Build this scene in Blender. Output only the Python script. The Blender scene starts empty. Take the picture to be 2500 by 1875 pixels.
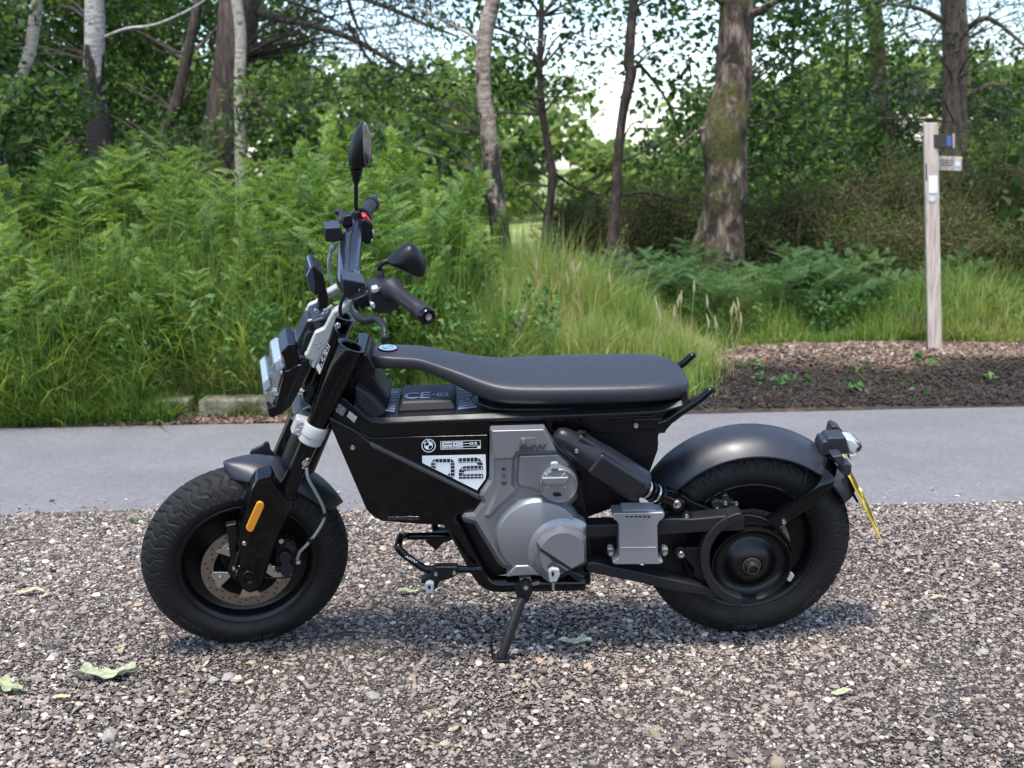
import bpy, bmesh, math, random
import numpy as np
from mathutils import Vector, Matrix
R = math.radians
random.seed(7); rng = np.random.default_rng(11)
scn = bpy.context.scene

# ------------------------------------------------------------------ camera, sky, sun, exposure
F_PX, IMG_W, IMG_H = 2900.0, 2500.0, 1875.0
CAM_H, PITCH, ROLL = 1.272, R(10.39), R(1.2)
cam_data = bpy.data.cameras.new('camera'); cam = bpy.data.objects.new('camera', cam_data)
scn.collection.objects.link(cam); scn.camera = cam
cam.location = (0, 0, CAM_H)
CAM_ROT = Matrix.Rotation(math.pi / 2 - PITCH, 3, 'X') @ Matrix.Rotation(-ROLL, 3, 'Z')
cam.rotation_euler = CAM_ROT.to_euler()
cam_data.sensor_width = 36.0; cam_data.lens = 36.0 * F_PX / IMG_W
cam_data.clip_start = 0.05; cam_data.clip_end = 1500
cam_data.dof.use_dof = True; cam_data.dof.focus_distance = 3.08; cam_data.dof.aperture_fstop = 5.0

SUN_EL, SUN_AZ = R(72), R(195)      # azimuth: clockwise from +Y; the light comes from behind the camera, a little left
world = bpy.data.worlds.new('World'); scn.world = world; world.use_nodes = True
wn = world.node_tree
for n in list(wn.nodes): wn.nodes.remove(n)
sky_n = wn.nodes.new('ShaderNodeTexSky'); sky_n.sky_type = 'NISHITA'; sky_n.sun_disc = False
sky_n.sun_elevation = SUN_EL; sky_n.sun_rotation = SUN_AZ
sky_n.altitude = 50; sky_n.air_density = 1.0; sky_n.dust_density = 0.9; sky_n.ozone_density = 1.0
bg_n = wn.nodes.new('ShaderNodeBackground'); bg_n.inputs['Strength'].default_value = 0.15
wo_n = wn.nodes.new('ShaderNodeOutputWorld')
wn.links.new(sky_n.outputs[0], bg_n.inputs[0]); wn.links.new(bg_n.outputs[0], wo_n.inputs[0])
sun_d = bpy.data.lights.new('sun', 'SUN'); sun = bpy.data.objects.new('sun', sun_d); scn.collection.objects.link(sun)
sun_d.energy = 2.3; sun_d.angle = R(13); sun_d.color = (1.0, 0.95, 0.87)
sdir = Vector((math.sin(SUN_AZ) * math.cos(SUN_EL), math.cos(SUN_AZ) * math.cos(SUN_EL), math.sin(SUN_EL)))
sun.rotation_euler = sdir.to_track_quat('Z', 'Y').to_euler(); sun.location = (0, -2, 12)
scn.view_settings.view_transform = 'Standard'; scn.view_settings.look = 'None'
scn.view_settings.exposure = 1.34; scn.view_settings.gamma = 1.0
scn.cycles.use_denoising = True
scn.cycles.max_bounces = 8; scn.cycles.transparent_max_bounces = 8
scn.cycles.sample_clamp_indirect = 6.0

# ------------------------------------------------------------------ pixels to positions
CROT = np.array(CAM_ROT)
CAM_P = np.array([0, 0, CAM_H])
def ray(px, py):
    return CROT @ np.array([(px - IMG_W / 2) / F_PX, -(py - IMG_H / 2) / F_PX, -1.0])
def at(px, py, Y):                       # point on that ray at world distance Y
    d = ray(px, py); return CAM_P + d * (Y / d[1])
def on_z(px, py, z=0.0):                 # point on that ray at height z
    d = ray(px, py); return CAM_P + d * ((z - CAM_H) / d[2])
def zoomer(x0, y0, s): return lambda x, y: (x0 + x / s, y0 + y / s)
zA = zoomer(330, 1050, 3.0164); zB = zoomer(620, 640, 3.6065); zC = zoomer(700, 270, 2.86); zD = zoomer(800, 820, 3.317)
zE = zoomer(1120, 1000, 3.19); zF = zoomer(1550, 1000, 2.86); zG = zoomer(860, 820, 2.404); zH = zoomer(900, 1250, 4.0218)
zI = zoomer(1900, 1020, 5.186); zJ = zoomer(960, 1040, 8.508); zK = zoomer(640, 780, 5.927)

# ------------------------------------------------------------------ mesh helpers
COL = scn.collection
def link(o, parent=None):
    COL.objects.link(o)
    if parent is not None: o.parent = parent
    return o
def tag(o, label=None, cat=None, group=None, kind=None):
    if label: o['label'] = label
    if cat: o['category'] = cat
    if group: o['group'] = group
    if kind: o['kind'] = kind
    return o
def empty(name, loc=(0, 0, 0)):
    e = bpy.data.objects.new(name, None); e.empty_display_size = 0.1; e.location = loc
    return link(e)
def mesh_of(name, verts, faces, mat=None, smooth=False):
    me = bpy.data.meshes.new(name)
    me.from_pydata([tuple(map(float, v)) for v in verts], [], faces)
    me.update()
    if mat is not None: me.materials.append(mat)
    if smooth: me.shade_smooth()
    return me
def mk(name, verts, faces, mat, parent=None, smooth=False, bevel=0, seg=2, sub=0, recalc=True):
    me = mesh_of(name, verts, faces, mat, False)
    if recalc:
        bm = bmesh.new(); bm.from_mesh(me)
        bmesh.ops.remove_doubles(bm, verts=bm.verts, dist=1e-6)
        bmesh.ops.recalc_face_normals(bm, faces=bm.faces)
        bm.to_mesh(me); bm.free()
    o = bpy.data.objects.new(name, me); link(o, parent)
    if bevel:
        m = o.modifiers.new('bevel', 'BEVEL'); m.width = bevel; m.segments = seg; m.limit_method = 'ANGLE'; m.angle_limit = R(32)
        m.harden_normals = True
    if sub:
        m = o.modifiers.new('sub', 'SUBSURF'); m.levels = sub; m.render_levels = sub
    if smooth or bevel:
        me.shade_smooth()
        try: me.set_sharp_from_angle(angle=R(40))
        except Exception: pass
    return o
def np_mesh(name, V, Fq, mat, parent=None, smooth=False, colors=None):      # fast path: V (n,3), F (m,k)
    me = bpy.data.meshes.new(name)
    V = np.asarray(V, np.float32); Fq = np.asarray(Fq, np.int32); k = Fq.shape[1]
    me.vertices.add(len(V)); me.vertices.foreach_set('co', V.ravel())
    me.loops.add(Fq.size); me.loops.foreach_set('vertex_index', Fq.ravel())
    me.polygons.add(len(Fq)); me.polygons.foreach_set('loop_start', np.arange(0, Fq.size, k, dtype=np.int32))
    me.polygons.foreach_set('loop_total', np.full(len(Fq), k, np.int32))
    if colors is not None:
        a = me.attributes.new('tint', 'FLOAT', 'POINT'); a.data.foreach_set('value', np.asarray(colors, np.float32))
    me.update(calc_edges=True); me.validate()
    if mat is not None: me.materials.append(mat)
    if smooth: me.shade_smooth()
    o = bpy.data.objects.new(name, me)
    return link(o, parent)
def frames(pts):
    pts = [np.array(p, float) for p in pts]; n = len(pts); T = []
    for i in range(n):
        t = pts[min(i + 1, n - 1)] - pts[max(i - 1, 0)]; T.append(t / (np.linalg.norm(t) + 1e-12))
    u = np.cross(T[0], [0, 0, 1.0]);
    if np.linalg.norm(u) < 1e-3: u = np.cross(T[0], [1.0, 0, 0])
    u /= np.linalg.norm(u); out = []
    for t in T:
        u = u - t * np.dot(u, t); u /= np.linalg.norm(u) + 1e-12
        out.append((u, np.cross(t, u)))
    return pts, T, out
def catmull(pts, k=6):
    pts = [np.array(p, float) for p in pts]
    if len(pts) < 3: return pts
    P = [2 * pts[0] - pts[1]] + pts + [2 * pts[-1] - pts[-2]]; out = []
    for i in range(1, len(P) - 2):
        for j in range(k):
            t = j / k; a, b, c, d = P[i - 1], P[i], P[i + 1], P[i + 2]
            out.append(.5 * ((2 * b) + (c - a) * t + (2 * a - 5 * b + 4 * c - d) * t * t + (3 * b - a - 3 * c + d) * t ** 3))
    out.append(pts[-1]); return out
def tube_geo(path, rad, n=12, cap=True, smooth_k=0):
    if smooth_k:
        rr = np.interp(np.linspace(0, 1, (len(path) - 1) * smooth_k + 1), np.linspace(0, 1, len(path)), rad if hasattr(rad, '__len__') else [rad] * len(path))
        path = catmull(path, smooth_k); rad = rr
    if not hasattr(rad, '__len__'): rad = [rad] * len(path)
    pts, T, fr = frames(path); V = []; Fc = []
    for p, r, (u, v) in zip(pts, rad, fr):
        for j in range(n):
            a = 2 * math.pi * j / n; V.append(p + r * (math.cos(a) * u + math.sin(a) * v))
    for i in range(len(pts) - 1):
        for j in range(n):
            a, b = i * n + j, i * n + (j + 1) % n; Fc.append((a, b, b + n, a + n))
    if cap:
        Fc.append(tuple(range(n))[::-1]); Fc.append(tuple(range((len(pts) - 1) * n, len(pts) * n)))
    return V, Fc
def box_geo(c, sx, sy, sz, M=None):
    V = [np.array([x * sx / 2, y * sy / 2, z * sz / 2]) for x in (-1, 1) for y in (-1, 1) for z in (-1, 1)]
    if M is not None: V = [M @ v for v in V]
    V = [v + np.array(c) for v in V]
    return V, [(0, 1, 3, 2), (4, 6, 7, 5), (0, 4, 5, 1), (2, 3, 7, 6), (0, 2, 6, 4), (1, 5, 7, 3)]
def join(*geos):
    V = []; Fc = []
    for v, f in geos:
        k = len(V); V += list(v); Fc += [tuple(i + k for i in q) for q in f]
    return V, Fc
def lathe_geo(profile, origin, axis, n=48, a0=0.0, a1=2 * math.pi, ref=(0, 0, 1.0)):   # profile: (radius, height along axis)
    ax = np.array(axis, float); ax /= np.linalg.norm(ax)
    u = np.array(ref, float); u -= ax * np.dot(u, ax); u /= np.linalg.norm(u); v = np.cross(ax, u)
    full = abs(a1 - a0 - 2 * math.pi) < 1e-6; m = n if full else n + 1
    V = []; Fc = []; k = len(profile)
    for i in range(m):
        a = a0 + (a1 - a0) * i / n
        for r, h in profile: V.append(np.array(origin) + ax * h + r * (math.cos(a) * u + math.sin(a) * v))
    for i in range(n):
        i2 = (i + 1) % m
        for j in range(k - 1): Fc.append((i * k + j, i * k + j + 1, i2 * k + j + 1, i2 * k + j))
    return V, Fc
_tc = {}
def text_geo(s, extrude=0.0):            # unit-box text: x,y scaled to 0..1, plus aspect
    if (s, extrude) in _tc: return _tc[(s, extrude)]
    cu = bpy.data.curves.new('t', 'FONT'); cu.body = s; cu.size = 1; cu.offset = .022; cu.resolution_u = 3
    ob = bpy.data.objects.new('t', cu); me = bpy.data.meshes.new_from_object(ob)
    V = np.array([v.co[:] for v in me.vertices]); Fc = [tuple(p.vertices) for p in me.polygons]
    bpy.data.objects.remove(ob); bpy.data.curves.remove(cu); bpy.data.meshes.remove(me)
    mn, mx = V.min(0), V.max(0); V2 = (V[:, :2] - mn[:2]) / (mx[:2] - mn[:2])
    _tc[(s, extrude)] = (V2, Fc, (mx[0] - mn[0]) / (mx[1] - mn[1])); return _tc[(s, extrude)]

# ------------------------------------------------------------------ materials
def mat_new(name):
    m = bpy.data.materials.new(name); m.use_nodes = True; nt = m.node_tree
    b = nt.nodes['Principled BSDF']; return m, nt, b
def simple(name, col, rough=0.5, metal=0.0, coat=0.0, bump=0.0, bscale=300, var=0.0, coat_rough=0.03, spec=0.5):
    m, nt, b = mat_new(name)
    b.inputs['Base Color'].default_value = (*col, 1); b.inputs['Roughness'].default_value = rough; b.inputs['Metallic'].default_value = metal
    b.inputs['Coat Weight'].default_value = coat; b.inputs['Coat Roughness'].default_value = coat_rough; b.inputs['Specular IOR Level'].default_value = spec
    tc = nt.nodes.new('ShaderNodeTexCoord')
    nz = nt.nodes.new('ShaderNodeTexNoise'); nz.inputs['Scale'].default_value = bscale; nz.inputs['Detail'].default_value = 3
    nt.links.new(tc.outputs['Object'], nz.inputs['Vector'])
    if bump:
        bp = nt.nodes.new('ShaderNodeBump'); bp.inputs['Strength'].default_value = bump; bp.inputs['Distance'].default_value = 0.001
        nt.links.new(nz.outputs['Fac'], bp.inputs['Height']); nt.links.new(bp.outputs[0], b.inputs['Normal'])
    # faint dust and handling marks in the gloss
    n2 = nt.nodes.new('ShaderNodeTexNoise'); n2.inputs['Scale'].default_value = 22; n2.inputs['Detail'].default_value = 6
    nt.links.new(tc.outputs['Object'], n2.inputs['Vector'])
    mr = nt.nodes.new('ShaderNodeMapRange'); mr.inputs['From Min'].default_value = .3; mr.inputs['From Max'].default_value = .75
    mr.inputs['To Min'].default_value = max(rough - .04, .0); mr.inputs['To Max'].default_value = min(rough + .08 + var, 1)
    nt.links.new(n2.outputs['Fac'], mr.inputs['Value']); nt.links.new(mr.outputs[0], b.inputs['Roughness'])
    return m
def ramp(nt, stops, interp='LINEAR'):
    r = nt.nodes.new('ShaderNodeValToRGB'); r.color_ramp.interpolation = interp
    el = r.color_ramp.elements
    while len(el) < len(stops): el.new(0.5)
    for e, (p, c) in zip(el, stops): e.position = p; e.color = (*c, 1) if len(c) == 3 else c
    return r
GLOSS = simple('gloss_black_paint', (.0018, .0018, .0025), .12, var=-.06, spec=.34)
SATIN = simple('satin_black_plastic', (.006, .006, .0075), .38, bump=.12, bscale=900, spec=.32)
SATIN_G = simple('charcoal_plastic', (.013, .013, .0155), .46, bump=.2, bscale=1200, spec=.34)
SEATM = simple('seat_vinyl', (.022, .024, .030), .44, bump=.25, bscale=1500)
FENDER = simple('fender_plastic', (.020, .022, .029), .38, bump=.15, bscale=1100)
ALU = simple('grey_motor_paint', (.27, .27, .285), .36, metal=.6, bump=.1, bscale=1400)
ALU_L = simple('light_alloy_paint', (.40, .40, .39), .40, metal=.15)
SILVER = simple('steel', (.55, .55, .55), .28, metal=1.0)
DISCM = simple('disc_steel', (.30, .27, .25), .38, metal=1.0, bump=.2, bscale=500)
RUBBER = simple('tyre_rubber', (.007, .0067, .0067), .62, bump=.25, bscale=700, var=.1, spec=.35)
GRIP = simple('grip_rubber', (.014, .014, .017), .55, bump=.2, bscale=900, spec=.35)
RIMM = simple('rim_black', (.004, .004, .005), .30, spec=.35)
SHOCKM = simple('shock_cover_plastic', (.012, .0125, .016), .36, bump=.1, bscale=1200, spec=.4)
HOSE = simple('braided_hose', (.34, .34, .35), .45, metal=.6, bump=.6, bscale=1800)
WHITE = simple('white_decal', (.80, .80, .80), .35)
BLACKD = simple('black_decal', (.008, .008, .008), .4)
AMBER = simple('amber_reflector', (.75, .27, .015), .18, coat=1.0, bump=.5, bscale=500)
YELLOW = simple('yellow_plate', (.72, .50, .02), .35)
REDM = simple('red_switch', (.55, .02, .03), .3)
CHROME = simple('chrome', (.85, .85, .87), .06, metal=1.0)
GREYR = simple('grey_rubber_mark', (.028, .028, .028), .5)
def glass_mat(name, col=(1, 1, 1), rough=.02):
    m, nt, b = mat_new(name); b.inputs['Base Color'].default_value = (*col, 1); b.inputs['Roughness'].default_value = rough
    b.inputs['Transmission Weight'].default_value = 1.0; b.inputs['IOR'].default_value = 1.46; return m
LENS = glass_mat('clear_lens', (.92, .96, .97))
MIRROR = simple('mirror_glass', (.9, .9, .9), .01, metal=1.0)

# ================================================================== SETTING: terrain, road, gravel
def vnoise(x, y, seed=0):                # cheap smooth value noise, vectorised
    x = np.asarray(x, float); y = np.asarray(y, float); xi = np.floor(x); yi = np.floor(y); fx = x - xi; fy = y - yi
    fx = fx * fx * (3 - 2 * fx); fy = fy * fy * (3 - 2 * fy)
    def h(a, b): v = np.sin(a * 127.1 + b * 311.7 + seed * 74.7) * 43758.5453; return v - np.floor(v)
    return (h(xi, yi) * (1 - fx) + h(xi + 1, yi) * fx) * (1 - fy) + (h(xi, yi + 1) * (1 - fx) + h(xi + 1, yi + 1) * fx) * fy
def edge_near(x): return 4.345 - .037 * x * 1.0 + .035 * (vnoise(x * 3.1, 0 * x, 5) - .5)       # gravel meets road
def edge_far(x): return 6.68 + .03 * np.sin(x * .9) + .04 * (vnoise(x * 2.3, 0 * x, 9) - .5)     # road meets verge
def road_z(Y): return np.interp(Y, [4.1, 4.34, 6.7, 7.0], [-.004, -.010, -.15, -.17])
def land_z(x, Y):
    x = np.asarray(x, float); Y = np.asarray(Y, float)
    near = np.where(Y < 4.5, -.03, road_z(np.clip(Y, 4.2, 7)) - .03)
    rise = np.interp(Y, [6.6, 6.85, 7.3, 8.0, 9.5, 14, 30, 80, 400], [-.165, -.12, -.08, -.04, -.02, .02, -.2, -.5, 0])
    left = np.clip((-.2 - x) / 1.5, 0, 1) * np.interp(Y, [6.8, 7.4, 9, 14, 20], [0, .10, .16, .10, 0])
    mound = .05 * np.exp(-((x - 2.2) / .8) ** 2 - ((Y - 7.9) / .35) ** 2)
    bumps = (vnoise(x * 1.7, Y * 1.7, 1) - .5) * .05 + (vnoise(x * 6, Y * 6, 2) - .5) * .025
    far = rise + left + mound + bumps * np.clip((Y - 6.7) / .3, 0, 1)
    return np.where(Y < 6.66, near, far)
def grid_sheet(name, xs, ys, zf, mat):
    X, Y = np.meshgrid(xs, ys, indexing='ij'); Zz = zf(X, Y); V = np.stack([X, Y, Zz], -1).reshape(-1, 3)
    n, m = len(xs), len(ys); i = np.arange(n - 1)[:, None]; j = np.arange(m - 1)[None, :]
    Fq = np.stack([i * m + j, (i + 1) * m + j, (i + 1) * m + j + 1, i * m + j + 1], -1).reshape(-1, 4)
    return np_mesh(name, V, Fq, mat, smooth=True)
def nodes_mat(name): 
    m, nt, b = mat_new(name); tc = nt.nodes.new('ShaderNodeTexCoord'); return m, nt, b, tc
def noise_node(nt, tc, scale, detail=4, out='Object', rough=.6):
    n = nt.nodes.new('ShaderNodeTexNoise'); n.inputs['Scale'].default_value = scale; n.inputs['Detail'].default_value = detail; n.inputs['Roughness'].default_value = rough
    nt.links.new(tc.outputs[out], n.inputs['Vector']); return n
def mixc(nt, fac, a, b, mode='MIX'):
    m = nt.nodes.new('ShaderNodeMix'); m.data_type = 'RGBA'; m.blend_type = mode
    for s, v in ((m.inputs[0], fac), (m.inputs[6], a), (m.inputs[7], b)):
        if hasattr(v, 'links'): nt.links.new(v, s)
        elif isinstance(v, tuple): s.default_value = (*v, 1)
        else: s.default_value = v
    return m.outputs[2]
def bumped(nt, b, h, strength=.5, dist=.01):
    bp = nt.nodes.new('ShaderNodeBump'); bp.inputs['Strength'].default_value = strength; bp.inputs['Distance'].default_value = dist
    nt.links.new(h, bp.inputs['Height']); nt.links.new(bp.outputs[0], b.inputs['Normal'])
# forest floor / soil
m, nt, b, tc = nodes_mat('forest_floor'); b.inputs['Roughness'].default_value = .95
n1 = noise_node(nt, tc, 9, 8); n2 = noise_node(nt, tc, 60, 6); n3 = noise_node(nt, tc, .35, 3)
r1 = ramp(nt, [(.30, (.016, .012, .010)), (.52, (.040, .028, .020)), (.72, (.10, .070, .048))]); nt.links.new(n1.outputs['Fac'], r1.inputs[0])
r2 = ramp(nt, [(.35, (.5, .5, .5)), (.65, (1.4, 1.3, 1.2))]); nt.links.new(n2.outputs['Fac'], r2.inputs[0])
c = mixc(nt, 1.0, r1.outputs[0], r2.outputs[0], 'MULTIPLY')
sep = nt.nodes.new('ShaderNodeSeparateXYZ'); nt.links.new(tc.outputs['Object'], sep.inputs[0])
mr = nt.nodes.new('ShaderNodeMapRange'); mr.inputs['From Min'].default_value = 17; mr.inputs['From Max'].default_value = 24; nt.links.new(sep.outputs[1], mr.inputs[0])
mead = ramp(nt, [(.3, (.10, .15, .03)), (.7, (.30, .32, .10))]); nt.links.new(n3.outputs['Fac'], mead.inputs[0])
nt.links.new(mixc(nt, mr.outputs[0], c, mead.outputs[0]), b.inputs['Base Color']); bumped(nt, b, n2.outputs['Fac'], .9, .02)
FLOOR = m
xs = np.unique(np.concatenate([np.linspace(-220, -9, 14), np.linspace(-8, 8, 150), np.linspace(9, 220, 14)]))
ys = np.unique(np.concatenate([np.linspace(-120, 3, 8), np.linspace(4, 6.6, 8), np.linspace(6.62, 11, 90), np.linspace(11.2, 30, 30), np.linspace(34, 420, 16)]))
tag(grid_sheet('ground', xs, ys, land_z, FLOOR), kind='structure')
# road
m, nt, b, tc = nodes_mat('worn_asphalt'); b.inputs['Roughness'].default_value = .82
n1 = noise_node(nt, tc, 260, 3); n2 = noise_node(nt, tc, 1.6, 5); n3 = noise_node(nt, tc, 35, 4)
r1 = ramp(nt, [(.30, (.075, .073, .074)), (.5, (.158, .153, .155)), (.70, (.32, .31, .305))]); nt.links.new(n1.outputs['Fac'], r1.inputs[0])
r2 = ramp(nt, [(.3, (.84, .84, .85)), (.7, (1.08, 1.08, 1.08))]); nt.links.new(n2.outputs['Fac'], r2.inputs[0])
r3 = ramp(nt, [(.35, (.86, .86, .86)), (.65, (1.1, 1.1, 1.1))]); nt.links.new(n3.outputs['Fac'], r3.inputs[0])
nt.links.new(mixc(nt, 1.0, mixc(nt, 1.0, r1.outputs[0], r2.outputs[0], 'MULTIPLY'), r3.outputs[0], 'MULTIPLY'), b.inputs['Base Color']); bumped(nt, b, n1.outputs['Fac'], .6, .004)
xs = np.concatenate([np.linspace(-80, -6, 20), np.linspace(-5.9, 5.9, 240), np.linspace(6, 80, 20)]); tt = np.linspace(0, 1, 40)
X, Tt = np.meshgrid(xs, tt, indexing='ij'); e0 = edge_near(np.clip(X, -7, 7)) - .06; e1 = edge_far(np.clip(X, -7, 7))
Yr = e0 + (e1 - e0) * Tt; V = np.stack([X, Yr, road_z(Yr) + (vnoise(X * 1.2, Yr * 1.2, 3) - .5) * .008], -1).reshape(-1, 3)
n_, m_ = X.shape; i = np.arange(n_ - 1)[:, None]; j = np.arange(m_ - 1)[None, :]
tag(np_mesh('road', V, np.stack([i * m_ + j, (i + 1) * m_ + j, (i + 1) * m_ + j + 1, i * m_ + j + 1], -1).reshape(-1, 4), m, smooth=True), kind='structure')
# compacted gravel bed under the loose stones
m, nt, b, tc = nodes_mat('gravel_bed'); b.inputs['Roughness'].default_value = .9
vo = nt.nodes.new('ShaderNodeTexVoronoi'); vo.inputs['Scale'].default_value = 130; nt.links.new(tc.outputs['Object'], vo.inputs['Vector'])
n2 = noise_node(nt, tc, 1.3, 5)
hs = nt.nodes.new('ShaderNodeSeparateColor'); nt.links.new(vo.outputs['Color'], hs.inputs[0])
r1 = ramp(nt, [(0, (.024, .019, .016)), (.35, (.062, .050, .043)), (.7, (.115, .095, .082)), (1, (.20, .17, .148))]); nt.links.new(hs.outputs[0], r1.inputs[0])
r2 = ramp(nt, [(.3, (.62, .60, .58)), (.7, (1.0, 1.0, 1.0))]); nt.links.new(n2.outputs['Fac'], r2.inputs[0])
nt.links.new(mixc(nt, 1.0, r1.outputs[0], r2.outputs[0], 'MULTIPLY'), b.inputs['Base Color'])
inv = nt.nodes.new('ShaderNodeMath'); inv.operation = 'MULTIPLY'; inv.inputs[1].default_value = -1; nt.links.new(vo.outputs['Distance'], inv.inputs[0]); bumped(nt, b, inv.outputs[0], 1.0, .02)
def gravel_z(x, Y): return (vnoise(x * 2.2, Y * 2.2, 7) - .5) * .010 - .002
xs = np.concatenate([np.linspace(-60, -4.2, 12), np.linspace(-4, 4, 90), np.linspace(4.2, 60, 12)]); tt = np.concatenate([[-1.0, -.3], np.linspace(0, 1, 60)])
X, Tt = np.meshgrid(xs, tt, indexing='ij'); e1 = edge_near(np.clip(X, -7, 7)); Yg = np.where(Tt < 0, Tt * 50, .5 + (e1 - .5) * Tt)
V = np.stack([X, Yg, gravel_z(X, Yg)], -1).reshape(-1, 3); n_, m_ = X.shape; i = np.arange(n_ - 1)[:, None]; j = np.arange(m_ - 1)[None, :]
tag(np_mesh('gravel_ground', V, np.stack([i * m_ + j, (i + 1) * m_ + j, (i + 1) * m_ + j + 1, i * m_ + j + 1], -1).reshape(-1, 4), m, smooth=True), kind='structure')

# loose stones: points carrying scale, turn and tint; a node tree puts a pebble on each
def pebble_shader(name, stops, rough=.75):
    m, nt, b, tc = nodes_mat(name); b.inputs['Roughness'].default_value = rough
    a = nt.nodes.new('ShaderNodeAttribute'); a.attribute_type = 'INSTANCER'; a.attribute_name = 'tint'
    r = ramp(nt, stops); nt.links.new(a.outputs['Fac'], r.inputs[0])
    n = noise_node(nt, tc, 3.0, 5); r2 = ramp(nt, [(.3, (.72, .70, .68)), (.68, (1.12, 1.12, 1.12))]); nt.links.new(n.outputs['Fac'], r2.inputs[0])
    nt.links.new(mixc(nt, 1.0, r.outputs[0], r2.outputs[0], 'MULTIPLY'), b.inputs['Base Color']); bumped(nt, b, n.outputs['Fac'], .3, .1)
    return m
PEB = pebble_shader('flint_pebbles', [(0, (.022, .018, .016)), (.12, (.058, .045, .038)), (.28, (.130, .101, .085)), (.44, (.225, .182, .153)), (.60, (.325, .268, .222)), (.70, (.27, .245, .230)), (.80, (.41, .30, .20)), (.90, (.54, .47, .40)), (1.0, (.72, .67, .61))])
def scatter(name, pts, scl, rotv, tint, mat, mesh_kind='pebble', noise_amt=.35):
    me = bpy.data.meshes.new(name); n = len(pts); me.vertices.add(n); me.vertices.foreach_set('co', np.asarray(pts, np.float32).ravel())
    for nm, ty, arr, key in (('scl', 'FLOAT_VECTOR', scl, 'vector'), ('rot', 'FLOAT_VECTOR', rotv, 'vector'), ('tint', 'FLOAT', tint, 'value'), ('pick', 'INT', np.arange(n) % 5, 'value')):
        a = me.attributes.new(nm, ty, 'POINT'); a.data.foreach_set(key, np.asarray(arr, np.int32 if ty == 'INT' else np.float32).ravel())
    me.update(); o = link(bpy.data.objects.new(name, me))
    ng = bpy.data.node_groups.new(name + '_nodes', 'GeometryNodeTree')
    ng.interface.new_socket('Geometry', in_out='INPUT', socket_type='NodeSocketGeometry'); ng.interface.new_socket('Geometry', in_out='OUTPUT', socket_type='NodeSocketGeometry')
    N = ng.nodes; L = ng.links; gi = N.new('NodeGroupInput'); go = N.new('NodeGroupOutput')
    gti = N.new('GeometryNodeGeometryToInstance')
    for k in range(5):
        if mesh_kind == 'pebble':
            s = N.new('GeometryNodeMeshIcoSphere'); s.inputs['Radius'].default_value = .5; s.inputs['Subdivisions'].default_value = 2; src = s.outputs['Mesh']
        else:
            s = N.new('GeometryNodeMeshCube'); s.inputs['Size'].default_value = (1, 1, 1); src = s.outputs['Mesh']
        sp = N.new('GeometryNodeSetPosition'); L.new(src, sp.inputs['Geometry'])
        nz = N.new('ShaderNodeTexNoise'); nz.noise_dimensions = '4D'; nz.inputs['Scale'].default_value = 1.9; nz.inputs['W'].default_value = 3.3 * k + .7; nz.inputs['Detail'].default_value = 1.5
        sub = N.new('ShaderNodeVectorMath'); sub.operation = 'SUBTRACT'; sub.inputs[1].default_value = (.5, .5, .5); L.new(nz.outputs['Color'], sub.inputs[0])
        sc = N.new('ShaderNodeVectorMath'); sc.operation = 'SCALE'; sc.inputs['Scale'].default_value = noise_amt * 2.2; L.new(sub.outputs[0], sc.inputs[0]); L.new(sc.outputs[0], sp.inputs['Offset'])
        sm = N.new('GeometryNodeSetMaterial'); sm.inputs['Material'].default_value = mat; L.new(sp.outputs[0], sm.inputs['Geometry'])
        ss = N.new('GeometryNodeSetShadeSmooth'); ss.inputs['Shade Smooth'].default_value = (mesh_kind == 'pebble' and k % 2 == 0); L.new(sm.outputs[0], ss.inputs['Geometry'])
        L.new(ss.outputs[0], gti.inputs[0])
    iop = N.new('GeometryNodeInstanceOnPoints'); L.new(gi.outputs[0], iop.inputs['Points']); L.new(gti.outputs[0], iop.inputs['Instance']); iop.inputs['Pick Instance'].default_value = True
    def attr(nm, ty):
        a = N.new('GeometryNodeInputNamedAttribute'); a.data_type = ty; a.inputs['Name'].default_value = nm; return a.outputs['Attribute']
    L.new(attr('pick', 'INT'), iop.inputs['Instance Index']); L.new(attr('scl', 'FLOAT_VECTOR'), iop.inputs['Scale'])
    e2r = N.new('FunctionNodeEulerToRotation'); L.new(attr('rot', 'FLOAT_VECTOR'), e2r.inputs[0]); L.new(e2r.outputs[0], iop.inputs['Rotation'])
    L.new(iop.outputs[0], go.inputs[0])
    md = o.modifiers.new('scatter', 'NODES'); md.node_group = ng
    return tag(o, kind='stuff')
def stone_set(n, xr, yr, med, sig, seed, edge=True):
    g = np.random.default_rng(seed); x = g.uniform(*xr, n); y = g.uniform(*yr, n)
    if edge:
        keep = y < edge_near(x) + g.normal(0, .018, n) + np.where(g.random(n) < .035, np.abs(g.normal(0, .30, n)), 0); x, y = x[keep], y[keep]
    n = len(x); d = np.clip(np.exp(g.normal(math.log(med), sig, n)), .003, .022)
    s = np.stack([d * g.uniform(.85, 1.5, n), d * g.uniform(.75, 1.1, n), d * g.uniform(.34, .66, n)], -1)
    z = np.maximum(gravel_z(x, y), road_z(np.clip(y, 4.2, 7)) * (y > edge_near(x))) + s[:, 2] * g.uniform(.0, .42, n)
    z = np.where(y > edge_near(x), road_z(y) + s[:, 2] * .3, z)
    rot = np.stack([g.normal(0, .28, n), g.normal(0, .28, n), g.uniform(0, 6.28, n)], -1)
    patch = vnoise(x * 1.6, y * 1.6, 21) - .5
    tint = np.clip(g.beta(1.7, 1.9, n) + patch * .22, 0, 1)
    return np.stack([x, y, z], -1), s, rot, tint
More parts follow.
